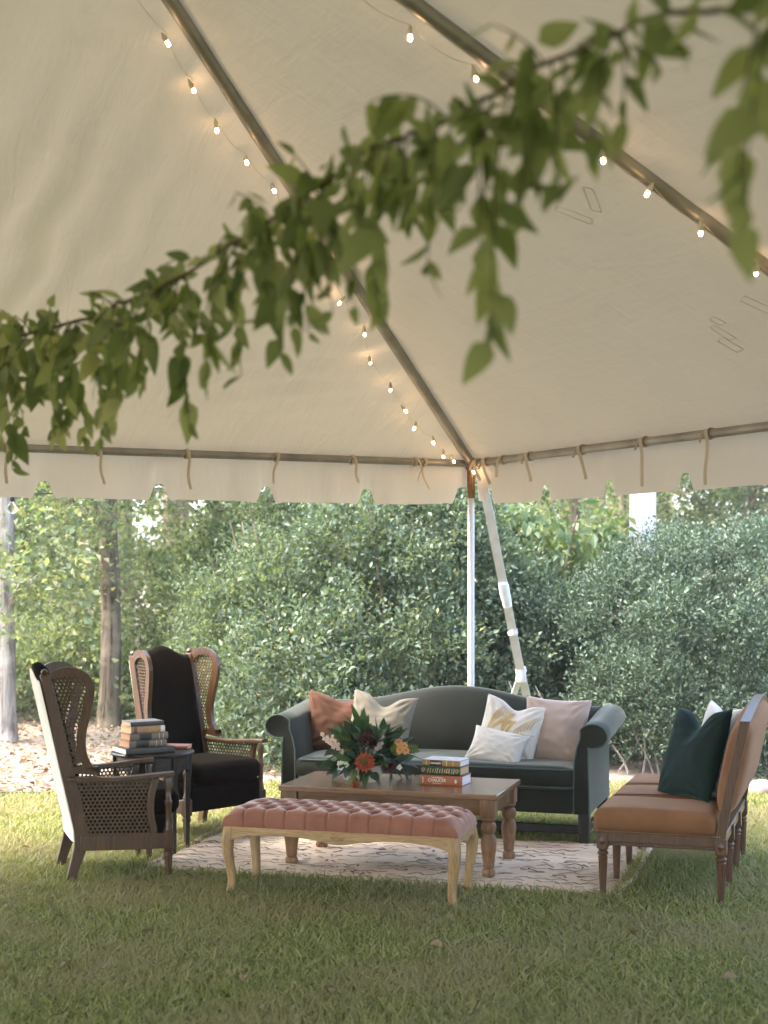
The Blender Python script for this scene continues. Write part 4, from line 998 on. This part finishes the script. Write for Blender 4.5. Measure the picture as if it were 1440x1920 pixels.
# drop of the trailing sprays along the garland (arc position 0..1, metres)
DROP = [(0, .22), (.10, .26), (.17, .30), (.24, .25), (.31, .20), (.38, .27), (.44, .28), (.50, .14), (.56, .24), (.62, .16), (.67, .22), (.72, .17), (.78, .36), (.83, .26), (.87, .16), (.91, .20), (.95, .26), (1, .26)]
def drop(t):
    for (a, x), (b, y) in zip(DROP, DROP[1:]):
        if a <= t <= b: return x+(y-x)*(t-a)/(b-a)
    return .2
cum = [0]
for a, b in zip(GC, GC[1:]): cum.append(cum[-1]+(b-a).length)
def at(t):
    s = t*cum[-1]
    for i in range(len(GC)-1):
        if cum[i+1] >= s: return GC[i].lerp(GC[i+1], (s-cum[i])/(cum[i+1]-cum[i]))
    return GC[-1].copy()
NSPR = 150
for k in range(NSPR):
    t = (k+rg.random())/NSPR
    if nz(t*17, 2.2) < -.3 or (t > .8 and rg.random() < .12): continue
    b = at(t); up_ = rg.random() < .3
    L_ = 1.5*drop(t)*(.22+.78*rg.random()**1.4)*(.45 if up_ else 1); az = rg.uniform(0, 2*PI)
    d = Vector((math.cos(az)*.35, math.sin(az)*.35, rg.uniform(.1, .8) if up_ else -rg.uniform(.2, 1))).normalized(); p = b.copy(); pts = [p.copy()]; n_ = max(2, int(L_/.027)); ca, cb = rg.uniform(0, 9), rg.uniform(0, 9)
    for i in range(n_):
        d = (d+Vector((.25*nz(i*.5+ca), .25*nz(i*.5+cb, 3), -.22))).normalized(); p = p+d*(L_/n_); pts.append(p.copy())
        for _ in range(1 if rg.random() < .75 else 2):
            a = Vector((d.x*.4+rg.uniform(-.6, .6), d.y*.4+rg.uniform(-.6, .6), -rg.uniform(.25, 1.3)))
            if rg.random() < .12: a.z = rg.uniform(0, .8)
            leaves.append((p.copy(), a, Vector((rg.uniform(-1, 1), -rg.uniform(.0, 1.2), rg.uniform(-.2, 1))), rg.choices(range(5), [3, 3, 2.2, 2, 2])[0], rg.uniform(.65, 1.3)*(1 if i < n_-2 else .75)))
    mb.tube(pts, [.0022*(1-.6*i/len(pts)) for i in range(len(pts))], 5)
for k in range(230):   # leaves set directly on the main vine
    t = rg.random(); p = at(t)+Vector((rg.uniform(-.03, .03), rg.uniform(-.03, .03), rg.uniform(-.05, .04)))
    leaves.append((p, Vector((rg.uniform(-1, 1), rg.uniform(-1, 1), rg.uniform(-1.2, .6))), Vector((rg.uniform(-1, 1), -.6, rg.uniform(0, 1))), rg.choice([0, 1, 2, 3, 4]), rg.uniform(.7, 1.1)))
stuff(mb.build('trailing_stems', M['vine'], gl_))
leaves.sort(key=lambda q: q[0].y)
inview = [q for q in leaves if abs(q[0].x) < .275*q[0].y]; rest = [q for q in leaves if abs(q[0].x) >= .275*q[0].y]
for p, a, nn, k, s in inview[:300]: put_leaf('leaf', sms[k], gl_, p, a, nn, s)
Vv = [[], []]; Ff = [[], []]
for p, a, nn, k, s in inview[300:]+rest:
    me = sms[k]; Mx = Matrix.Translation(p) @ axes(a, nn).to_4x4() @ Matrix.Scale(s, 4); h = 1 if k in (2, 3) else 0; b = len(Vv[h])
    Vv[h] += [tuple(Mx @ v.co) for v in me.vertices]; Ff[h] += [tuple(b+i for i in f.vertices) for f in me.polygons]
for h in (0, 1):
    if Vv[h]: stuff(link('leaves', np_mesh('leaves', Vv[h], Ff[h], M['sm2' if h else 'sm1'], True), gl_))
print('garland leaves', len(leaves), len(inview))

# ------------------------------------------------------------------ foliage
def leaf_quads(P, A, N, L, W, fold=.25):
    """P base, A axis, N normal (n,3), L, W (n,) -> folded rhombic blades, 2 triangles each"""
    A = A/np.linalg.norm(A, axis=1, keepdims=True); N = N-A*(N*A).sum(1, keepdims=True); N = N/(np.linalg.norm(N, axis=1, keepdims=True)+1e-6); S = np.cross(A, N)
    L = L[:, None]; W = W[:, None]
    V = np.stack([P, P+A*L*.48+S*W/2+N*W*fold, P+A*L-N*L*.08, P+A*L*.48-S*W/2+N*W*fold], 1)
    b = np.arange(len(P))[:, None]*4
    return V.reshape(-1, 3), np.concatenate([b+np.array([[0, 1, 2]]), b+np.array([[0, 2, 3]])])
def rnd_dirs(n, r=rng):
    v = r.normal(size=(n, 3)); return v/np.linalg.norm(v, axis=1, keepdims=True)
def noise_np(P, sc_, seed=0): return np.array([mnoise.noise(Vector((p[0]*sc_+seed, p[1]*sc_, p[2]*sc_))) for p in P])
def sprays(centers, dirs, nleaf, spread, L, W, up=.35, droop=0., along=True):
    """each centre grows one twig along dirs with leaves on both sides"""
    n = len(centers); t = rng.random((n, nleaf)); jit = rng.normal(size=(n, nleaf, 3))*spread[:, None, None]*.28
    P = centers[:, None]+dirs[:, None]*(t*spread[:, None])[:, :, None]+jit
    A = dirs[:, None]*.7+rng.normal(size=(n, nleaf, 3))*.7; A[:, :, 2] += up-droop
    N = rng.normal(size=(n, nleaf, 3))*.6; N[:, :, 2] += .9
    m = n*nleaf; s = .5+.95*rng.random(m)**1.6
    return leaf_quads(P.reshape(-1, 3), A.reshape(-1, 3), N.reshape(-1, 3), L*s, W*s)
def ellips_pts(n, R, power=2.4, shell=.25, bump=.18, sc_=1.3, seed=0, zmin=.05):
    """points near the lumpy surface of a dome (local, base at z=0)"""
    d = rnd_dirs(n*2); d[:, 2] = np.abs(d[:, 2]); d = d[:n]
    k = (np.abs(d)**power).sum(1)**(-1/power)
    P = d*k[:, None]*np.array(R)
    f = 1+bump*noise_np(P, sc_, seed)+.5*bump*noise_np(P, sc_*2.7, seed+9)
    P = P*f[:, None]*(1-shell*rng.random(n)**2)[:, None]
    nn = P/np.array(R)**2; nn /= np.linalg.norm(nn, axis=1, keepdims=True)+1e-6
    ok = P[:, 2] > zmin; return P[ok], nn[ok]
def branches(mb, R, n, r0, seed, base=.12, reach=.85):
    q = random.Random(seed)
    for i in range(n):
        az = q.uniform(0, 2*PI); rr_ = q.uniform(.3, reach); e = Vector((math.cos(az)*R[0]*rr_, math.sin(az)*R[1]*rr_, R[2]*q.uniform(.45, .9)))
        s = Vector((q.uniform(-base, base), q.uniform(-base, base), -.03)); m_ = s.lerp(e, .5)+Vector((q.uniform(-.1, .1), q.uniform(-.1, .1), R[2]*.12))
        pts = [s.lerp(m_, t).lerp(m_.lerp(e, t), t) for t in np.linspace(0, 1, 8)]
        mb.tube(pts, [r0*(1-.8*t) for t in np.linspace(0, 1, 8)], 6)
def bark(name, c1, c2):
    n = NT(name); f = n.noise(1, 7, n.map((16, 16, 1.6)), .65, 1.2); g = n.noise(3, 4); c = n.ramp(f, [(.36, c1), (.62, c2)])
    n.col(n.mix(n.ramp(g, [(.5, (0,0,0)), (.68, (1,1,1))]), c, tuple(q*1.5 for q in c2))); n.set(Roughness=.95, Specular_IOR_Level=.1); n.bump(f, 1.0, .04); return n.m
M['bark'] = bark('grey_brown_bark', (.05, .036, .022), (.26, .21, .145))
M['barkpale'] = bark('pale_bark', (.14, .115, .095), (.42, .38, .33))
M['twig'] = plain('dry_twig', (.30, .26, .22), .9, 0, .3, 9)
M['lhedge'] = leafmat('hedge_leaf', [(0, (.045, .075, .045)), (.6, (.085, .125, .08)), (1, (.16, .20, .13))], .5, .15)
M['lvib'] = leafmat('shrub_leaf', [(0, (.07, .105, .07)), (.6, (.125, .175, .11)), (.95, (.21, .25, .16)), (1, (.3, .26, .12))], .42, .3)
M['lvib2'] = leafmat('light_shrub_leaf', [(0, (.085, .125, .07)), (.6, (.13, .175, .10)), (1, (.22, .25, .145))], .5, .35)
M['lvine'] = leafmat('vine_leaf', [(0, (.07, .12, .05)), (.6, (.12, .17, .075)), (1, (.20, .23, .11))], .45, .35)
M['lwood'] = leafmat('woodland_leaf', [(0, (.11, .155, .08)), (.5, (.18, .225, .125)), (.9, (.28, .31, .18)), (1, (.38, .33, .17))], .6, .45)
M['lwood2'] = leafmat('woodland_leaf_dark', [(0, (.045, .08, .035)), (.6, (.08, .12, .05)), (1, (.16, .18, .075))], .6, .4)

def shrub(name, label, loc, R, nc, nl, spread, L, W, mat, seed, power=2.4, bump=.2, group=None, nb=16, droop=0., inner=.35, up=.35, clumps=90, clump_r=.3):
    t = thing(name, label, 'shrub', loc, 0, group)
    mb = MB(); branches(mb, R, nb, .03, seed); mb.build('stems', M['bark'], t)
    C0, n0 = ellips_pts(clumps, tuple(r*.9 for r in R), power, .16, bump, 1.0, seed); k = rng.integers(0, len(C0), nc); cr = clump_r*(.6+.7*rng.random(len(C0)))
    d0 = rnd_dirs(nc)+n0[k]*.9; d0[:, 2] += .25; d0 /= np.linalg.norm(d0, axis=1, keepdims=True); P = C0[k]+d0*(cr[k]*(.55+.45*rng.random(nc)))[:, None]; nn = d0*1.0
    Pi, ni = ellips_pts(int(nc*inner), tuple(r*.75 for r in R), power, .5, bump, 1.3, seed+3)
    P = np.concatenate([P, Pi]); nn = np.concatenate([nn, ni]); dr = nn+rnd_dirs(len(P))*.55; dr[:, 2] += .35-droop; dr /= np.linalg.norm(dr, axis=1, keepdims=True)
    V, F = sprays(P-dr*spread*.4, dr, nl, np.full(len(P), spread)*(.6+.8*rng.random(len(P))), L, W, up, droop)
    V[:, 2] = np.maximum(V[:, 2], .01)
    stuff(link('foliage', np_mesh('foliage', V, F, mat), t)); return t
shrub('boxy_hedge_shrub', 'large rounded fine-leaved evergreen shrub behind the rust settee', (3.15, 13.35, 0), (2.3, 1.75, 1.93), 5600, 30, .12, .036, .018, M['lhedge'], 3, 2.4, .2, inner=.9, clumps=165, clump_r=.34)
shrub('leafy_shrub', 'dense dark green broadleaf shrub directly behind the green sofa', (.15, 13.5, 0), (1.15, .95, 2.5), 2100, 26, .2, .05, .028, M['lvib'], 8, 2.6, .22, nb=22, clumps=110, clump_r=.32)
shrub('leafy_shrub', 'lighter green loose shrub filling the gap behind the wing chair', (-.85, 13.9, 0), (1.05, .9, 2.45), 1500, 26, .22, .05, .027, M['lvib2'], 15, 2.3, .3, nb=20)
shrub('leafy_shrub', 'low dark shrub at the foot of the taller ones behind the sofa', (-.55, 12.85, 0), (.8, .5, 1.15), 760, 26, .2, .05, .028, M['lvib'], 21, 2.3, .3)
# vine-like shrub with large drooping leaves
vs_ = shrub('vine_shrub', 'tall shrub with large drooping pale leaves beside the tent pole', (1.35, 14.3, 0), (1.0, .8, 2.42), 620, 15, .26, .115, .06, M['lvine'], 31, 2.3, .25, droop=.75, up=0)
vl = [blade('leaf', M['lvine'], .125, .062, curl=.25), blade('leaf', M['lvine'], .105, .05, curl=.35)]
P, nn = ellips_pts(700, (1.04, .84, 2.46), 2.3, .05, .25, 2.6, 31); c = 0
for p, q in zip(P, nn):
    if q[1] < .1 and c < 200 and p[2] > .6:
        c += 1; put_leaf('leaf', vl[c % 2], vs_, p, (q[0]*.5+rg.uniform(-.4, .4), q[1]*.5+rg.uniform(-.3, .3), -.9), (q[0], q[1]-.4, .5), rg.uniform(.75, 1.2))
# bare stems at the foot of the hedge
mb = MB()
for i in range(26):
    q = random.Random(i+50); x = q.uniform(-1.9, 1.2); y = -1.45+.35*abs(x)*.5+q.uniform(0, .3); s = Vector((x, y, -.02)); e = s+Vector((q.uniform(-.35, .35), q.uniform(-.1, .35), q.uniform(.35, .75)))
    mid = s.lerp(e, .5)+Vector((q.uniform(-.09, .09), 0, 0)); mb.tube([s, s.lerp(mid, .5)+Vector((.02, 0, 0)), mid, mid.lerp(e, .5), e], [.010, .009, .008, .006, .003], 5)
for o in COL.objects:
    if o.name == 'boxy_hedge_shrub': mb.build('bare_stems', M['twig'], o)

# ------------------------------------------------------------------ woodland trees
def tree(label, loc, h, r0, crown, nc, mat, seed, bark='bark', lean=(0, 0), fork=None, low=1.0, L=.075, group='woodland trees left of the tent', nl=34, lowlimbs=4):
    t = thing('woodland_tree', label, 'tree', loc, 0, group); q = random.Random(seed); mb = MB()
    def trunk_pt(z): return Vector((lean[0]*z/h+.06*nz(z*.5, seed), lean[1]*z/h+.06*nz(z*.5, seed+5), z))
    zs = np.linspace(-.05, h*.8, 22); mb.tube([trunk_pt(z) for z in zs], [r0*(1.25 if z < .1 else 1)*(1-.65*z/h)+.008*nz(z*3, seed) for z in zs], 12)
    if fork:
        b = trunk_pt(fork); e = b+Vector((-.25, .1, h*.55)); mb.tube([b.lerp(e, s)+Vector((-.10*math.sin(PI*s), 0, 0)) for s in np.linspace(0, 1, 9)], [r0*.72*(1-.6*s) for s in np.linspace(0, 1, 9)], 10)
    tips = []
    for i in range(16+lowlimbs):
        z = q.uniform(h*.28, h*.78) if i >= lowlimbs else q.uniform(.9, 2.4); b = trunk_pt(z); az = q.uniform(0, 2*PI); ln = q.uniform(.5, 1)*crown*(.75 if i >= lowlimbs else .6)
        e = b+Vector((math.cos(az)*ln, math.sin(az)*ln, ln*q.uniform(.1, .6))); pts = [b.lerp(e, s)+Vector((0, 0, .15*ln*math.sin(PI*s)))+Vector((.05*nz(s*4, i), .05*nz(s*4, i+9), .05*nz(s*5, i+3))) for s in np.linspace(0, 1, 7)]
        mb.tube(pts, [max(.006, r0*.28*(1-.85*s)) for s in np.linspace(0, 1, 7)], 6); tips += [(pts[k], (pts[k]-pts[k-1]).normalized()) for k in (2, 3, 4, 5, 6)]
        for s_ in range(3):
            k = q.randint(2, 5); e2 = pts[k]+Vector((q.uniform(-1, 1), q.uniform(-1, 1), q.uniform(-.3, .6)))*ln*.4; mb.tube([pts[k], pts[k].lerp(e2, .5)+Vector((0, 0, .03)), e2], [.008, .006, .003], 5); tips.append((e2, (e2-pts[k]).normalized())); tips.append((pts[k].lerp(e2, .5), (e2-pts[k]).normalized()))
    mb.build('trunk', M[bark], t, smooth=60)
    idx = rng.integers(0, len(tips), nc); P = np.array([tips[i][0][:] for i in idx])+rng.normal(size=(nc, 3))*crown*.13; D_ = np.array([tips[i][1][:] for i in idx])+rnd_dirs(nc)*.8
    D_ /= np.linalg.norm(D_, axis=1, keepdims=True); ok = P[:, 2] > low; P, D_ = P[ok], D_[ok]
    V, F = sprays(P, D_, nl, np.full(len(P), .38)*(.6+.8*rng.random(len(P))), L, L*.6, .1, .15)
    stuff(link('crown', np_mesh('crown', V, F, mat), t)); return t
lw, lw2 = M['lwood'], M['lwood2']
tree('straight grey tree with forked trunk standing behind the far wing chair', (-2.93, 15.9, 0), 8.5, .115, 2.0, 420, lw, 5, fork=2.05, low=1.2)
tree('pale barked tree at the edge of the leaf-strewn path', (-3.66, 14.5, 0), 8, .095, 1.8, 420, lw, 9, 'barkpale', low=.9, lowlimbs=6)
tree('thin dark sapling between the two larger trunks', (-3.75, 18.0, 0), 6, .05, 1.6, 380, lw, 12, low=.8)
tree('slender tree with thin low branches left of the dark shrub', (-2.2, 19.5, 0), 7, .06, 2.2, 420, lw, 22, 'barkpale', low=.5, lowlimbs=9)
tree('young woodland tree with full low foliage behind the grey trunk', (-4.9, 20.5, 0), 7, .07, 2.6, 520, lw, 30, low=.4, lowlimbs=8)
tree('tree with arching dark branch just under the valance', (-1.1, 18.2, 0), 7.5, .08, 2.3, 420, lw2, 41, low=.8, lowlimbs=8)
tree('thin trunked tree rising behind the leafy shrubs', (.3, 17.6, 0), 7, .06, 2.2, 420, lw2, 52, low=1.2)
tree('bare lower trunked tree seen beside the white column', (2.6, 20.5, 0), 8, .10, 2.4, 460, lw, 61, low=1.4)
tree('bushy tree beyond the large evergreen shrub', (5.2, 21.5, 0), 7, .09, 2.8, 620, lw2, 70, low=.5, lowlimbs=8, group='woodland trees right of the tent')
tree('broad pale tree behind the evergreen shrub and the column', (3.9, 24.5, 0), 7, .09, 3.0, 620, lw, 77, low=.3, lowlimbs=8, group='woodland trees right of the tent')
tree('leaning young tree at the far end of the leaf-strewn path', (-6.6, 19.0, 0), 7, .08, 2.6, 480, lw, 84, low=.4, lowlimbs=8, lean=(.5, 0))
for i, (x, y, rx, rz, m_, lab) in enumerate([(-7.2, 20.5, 1.8, 2.3, lw, 'broad pale bush beyond the leaning young tree'), (-2.0, 17.2, .75, 1.7, lw2, 'dark rounded understory shrub behind the far wing chair'), (-3.9, 17.0, 1.0, .9, lw, 'low sunny yellow-green shrub at the foot of the woods'), (-1.6, 15.6, .7, 1.0, lw, 'low pale green bush beyond the leafy path'), (-5.2, 18.2, 1.3, 1.6, lw, 'tall yellow-green bush at the outer edge of the woods'), (-3.0, 20.8, 1.3, 2.2, lw, 'large hazy green bush deep among the trunks')]):
    shrub('understory_shrub', lab, (x, y, 0), (rx, rx*.8, rz), 420, 30, .3, .065, .04, m_, 100+i, 2.2, .4, 'understory shrubs in the woods', 10)
# far wood that reads as one mass
n_ = 9000; X = rng.uniform(-17, 17, n_); Y = rng.uniform(25, 38, n_); Z = rng.uniform(0, 1, n_)**.8*9
dn = noise_np(np.stack([X, Y*.6, Z*1.2], 1), .35, 4); ok = dn > -.16; C = np.stack([X, Y, Z], 1)[ok]; D_ = rnd_dirs(len(C)); D_[:, 2] = np.abs(D_[:, 2])
V, F = sprays(C, D_, 9, np.full(len(C), .7), .24, .16, .1, .1); V[:, 2] = np.maximum(V[:, 2], .1)
fw = link('distant_woods', np_mesh('distant_woods', V, F, lw)); stuff(fw); tag(fw, 'distant sunlit woods beyond the trees', 'woods')
mb = MB()
for i in range(46):
    q = random.Random(400+i); x, y = q.uniform(-15, 15), q.uniform(24, 37); r_ = q.uniform(.06, .16); mb.tube([(x+.1*nz(z, i), y, z) for z in np.linspace(-.1, 9, 8)], [r_*(1-.06*k) for k in range(8)], 7)
ft = mb.build('trunks', M['bark'], fw)
# leaf litter on the path
n_ = 5200; X = rng.uniform(-6.2, -.6, n_); Y = 11.0+rng.random(n_)**1.4*6.5; P = np.stack([X, Y, np.full(n_, -.008)], 1)
P[:, 2] += .02*rng.random(n_); A = rnd_dirs(n_); A[:, 2] *= .25; N = rng.normal(size=(n_, 3))*.35; N[:, 2] += 1
s = .6+.8*rng.random(n_); V, F = leaf_quads(P, A, N, .055*s, .035*s)
M['litter'] = leafmat('dry_leaf', [(0, (.10, .06, .035)), (.5, (.24, .15, .085)), (.8, (.36, .27, .17)), (1, (.42, .36, .26))], .8, .15)
ll = link('leaf_litter', np_mesh('leaf_litter', V, F, M['litter'])); stuff(ll); tag(ll, 'dry fallen leaves covering the path beyond the lawn', 'leaves')
# single fallen leaves on the lawn
fl_me = blade('fallen_leaf', M['litter'], .06, .042, curl=.3, fold=.4)
for i, (x, y, z_) in enumerate(((-1.63, 6.85, .3), (-2.05, 8.7, 1.2), (-1.04, 6.74, 2), (-1.0, 7.9, .7), (-1.30, 6.2, 2.8), (1.15, 6.7, 1), (.62, 6.1, 2.2), (.2, 6.5, 4), (1.35, 5.95, 5), (-.55, 6.0, 3), (-1.9, 7.3, 1.7), (-.2, 5.75, .4))):
    o = link('fallen_leaf', fl_me, None, (x, y, .042), (.25, .3, z_), (1.25,)*3); tag(o, 'single dry brown leaf lying on the lawn grass', 'leaf', 'fallen leaves on the lawn')
# stone and white column
M['stone'] = plain('pinkish_stone', (.34, .25, .21), .9, 0, .25, 9, .6)
mb = MB(); mb.rbox(-.10, .10, -.08, .08, -.05, .085, .05, (.01, .01, .02), 8, lambda q: q+Vector((.03*nz(q.x*8, q.y*8, q.z*8), .02*nz(q.x*7, q.y*7, 4), .03*nz(q.x*6, 3, q.y*6))))
o = mb.build('border_stone', M['stone'], smooth=60); o.location = (2.78, 11.05, 0); o.rotation_euler = (0, 0, .4); tag(o, 'pinkish rounded stone on the border soil behind the rust settee', 'stone')
col = thing('porch_column', 'square white painted column rising behind the evergreen shrub', 'column', (3.15, 18.2, 0), .5)
M['whitepaint'] = plain('white_paint', (.5, .5, .51), .5, 0, .03)
MB().box((0, 0, 1.7), (.23, .23, 3.4)).build('shaft', M['whitepaint'], col, smooth=30, bevel=.006)
MB().box((0, 0, .12), (.30, .30, .26)).build('plinth', M['whitepaint'], col, smooth=30, bevel=.006)
MB().box((0, 0, 3.42), (.32, .32, .10)).build('capital', M['whitepaint'], col, smooth=30, bevel=.006)

# ------------------------------------------------------------------ pale air over lawn and woods
hz = MB().box((0, -3, 5.2), (78, 94, 12.6)).mesh('haze', None, 0)
hm = bpy.data.materials.new('haze_air'); hm.use_nodes = True; ht = hm.node_tree; ht.nodes.remove(ht.nodes['Principled BSDF'])
pv = ht.nodes.new('ShaderNodeVolumePrincipled'); pv.inputs['Color'].default_value = (.95, .95, .92, 1); pv.inputs['Density'].default_value = .0022; pv.inputs['Anisotropy'].default_value = .2
ht.links.new(pv.outputs[0], ht.nodes['Material Output'].inputs['Volume']); hz.materials.append(hm)
ho = link('haze', hz); stuff(ho); tag(ho, 'thin pale air over the lawn and woods', 'haze')
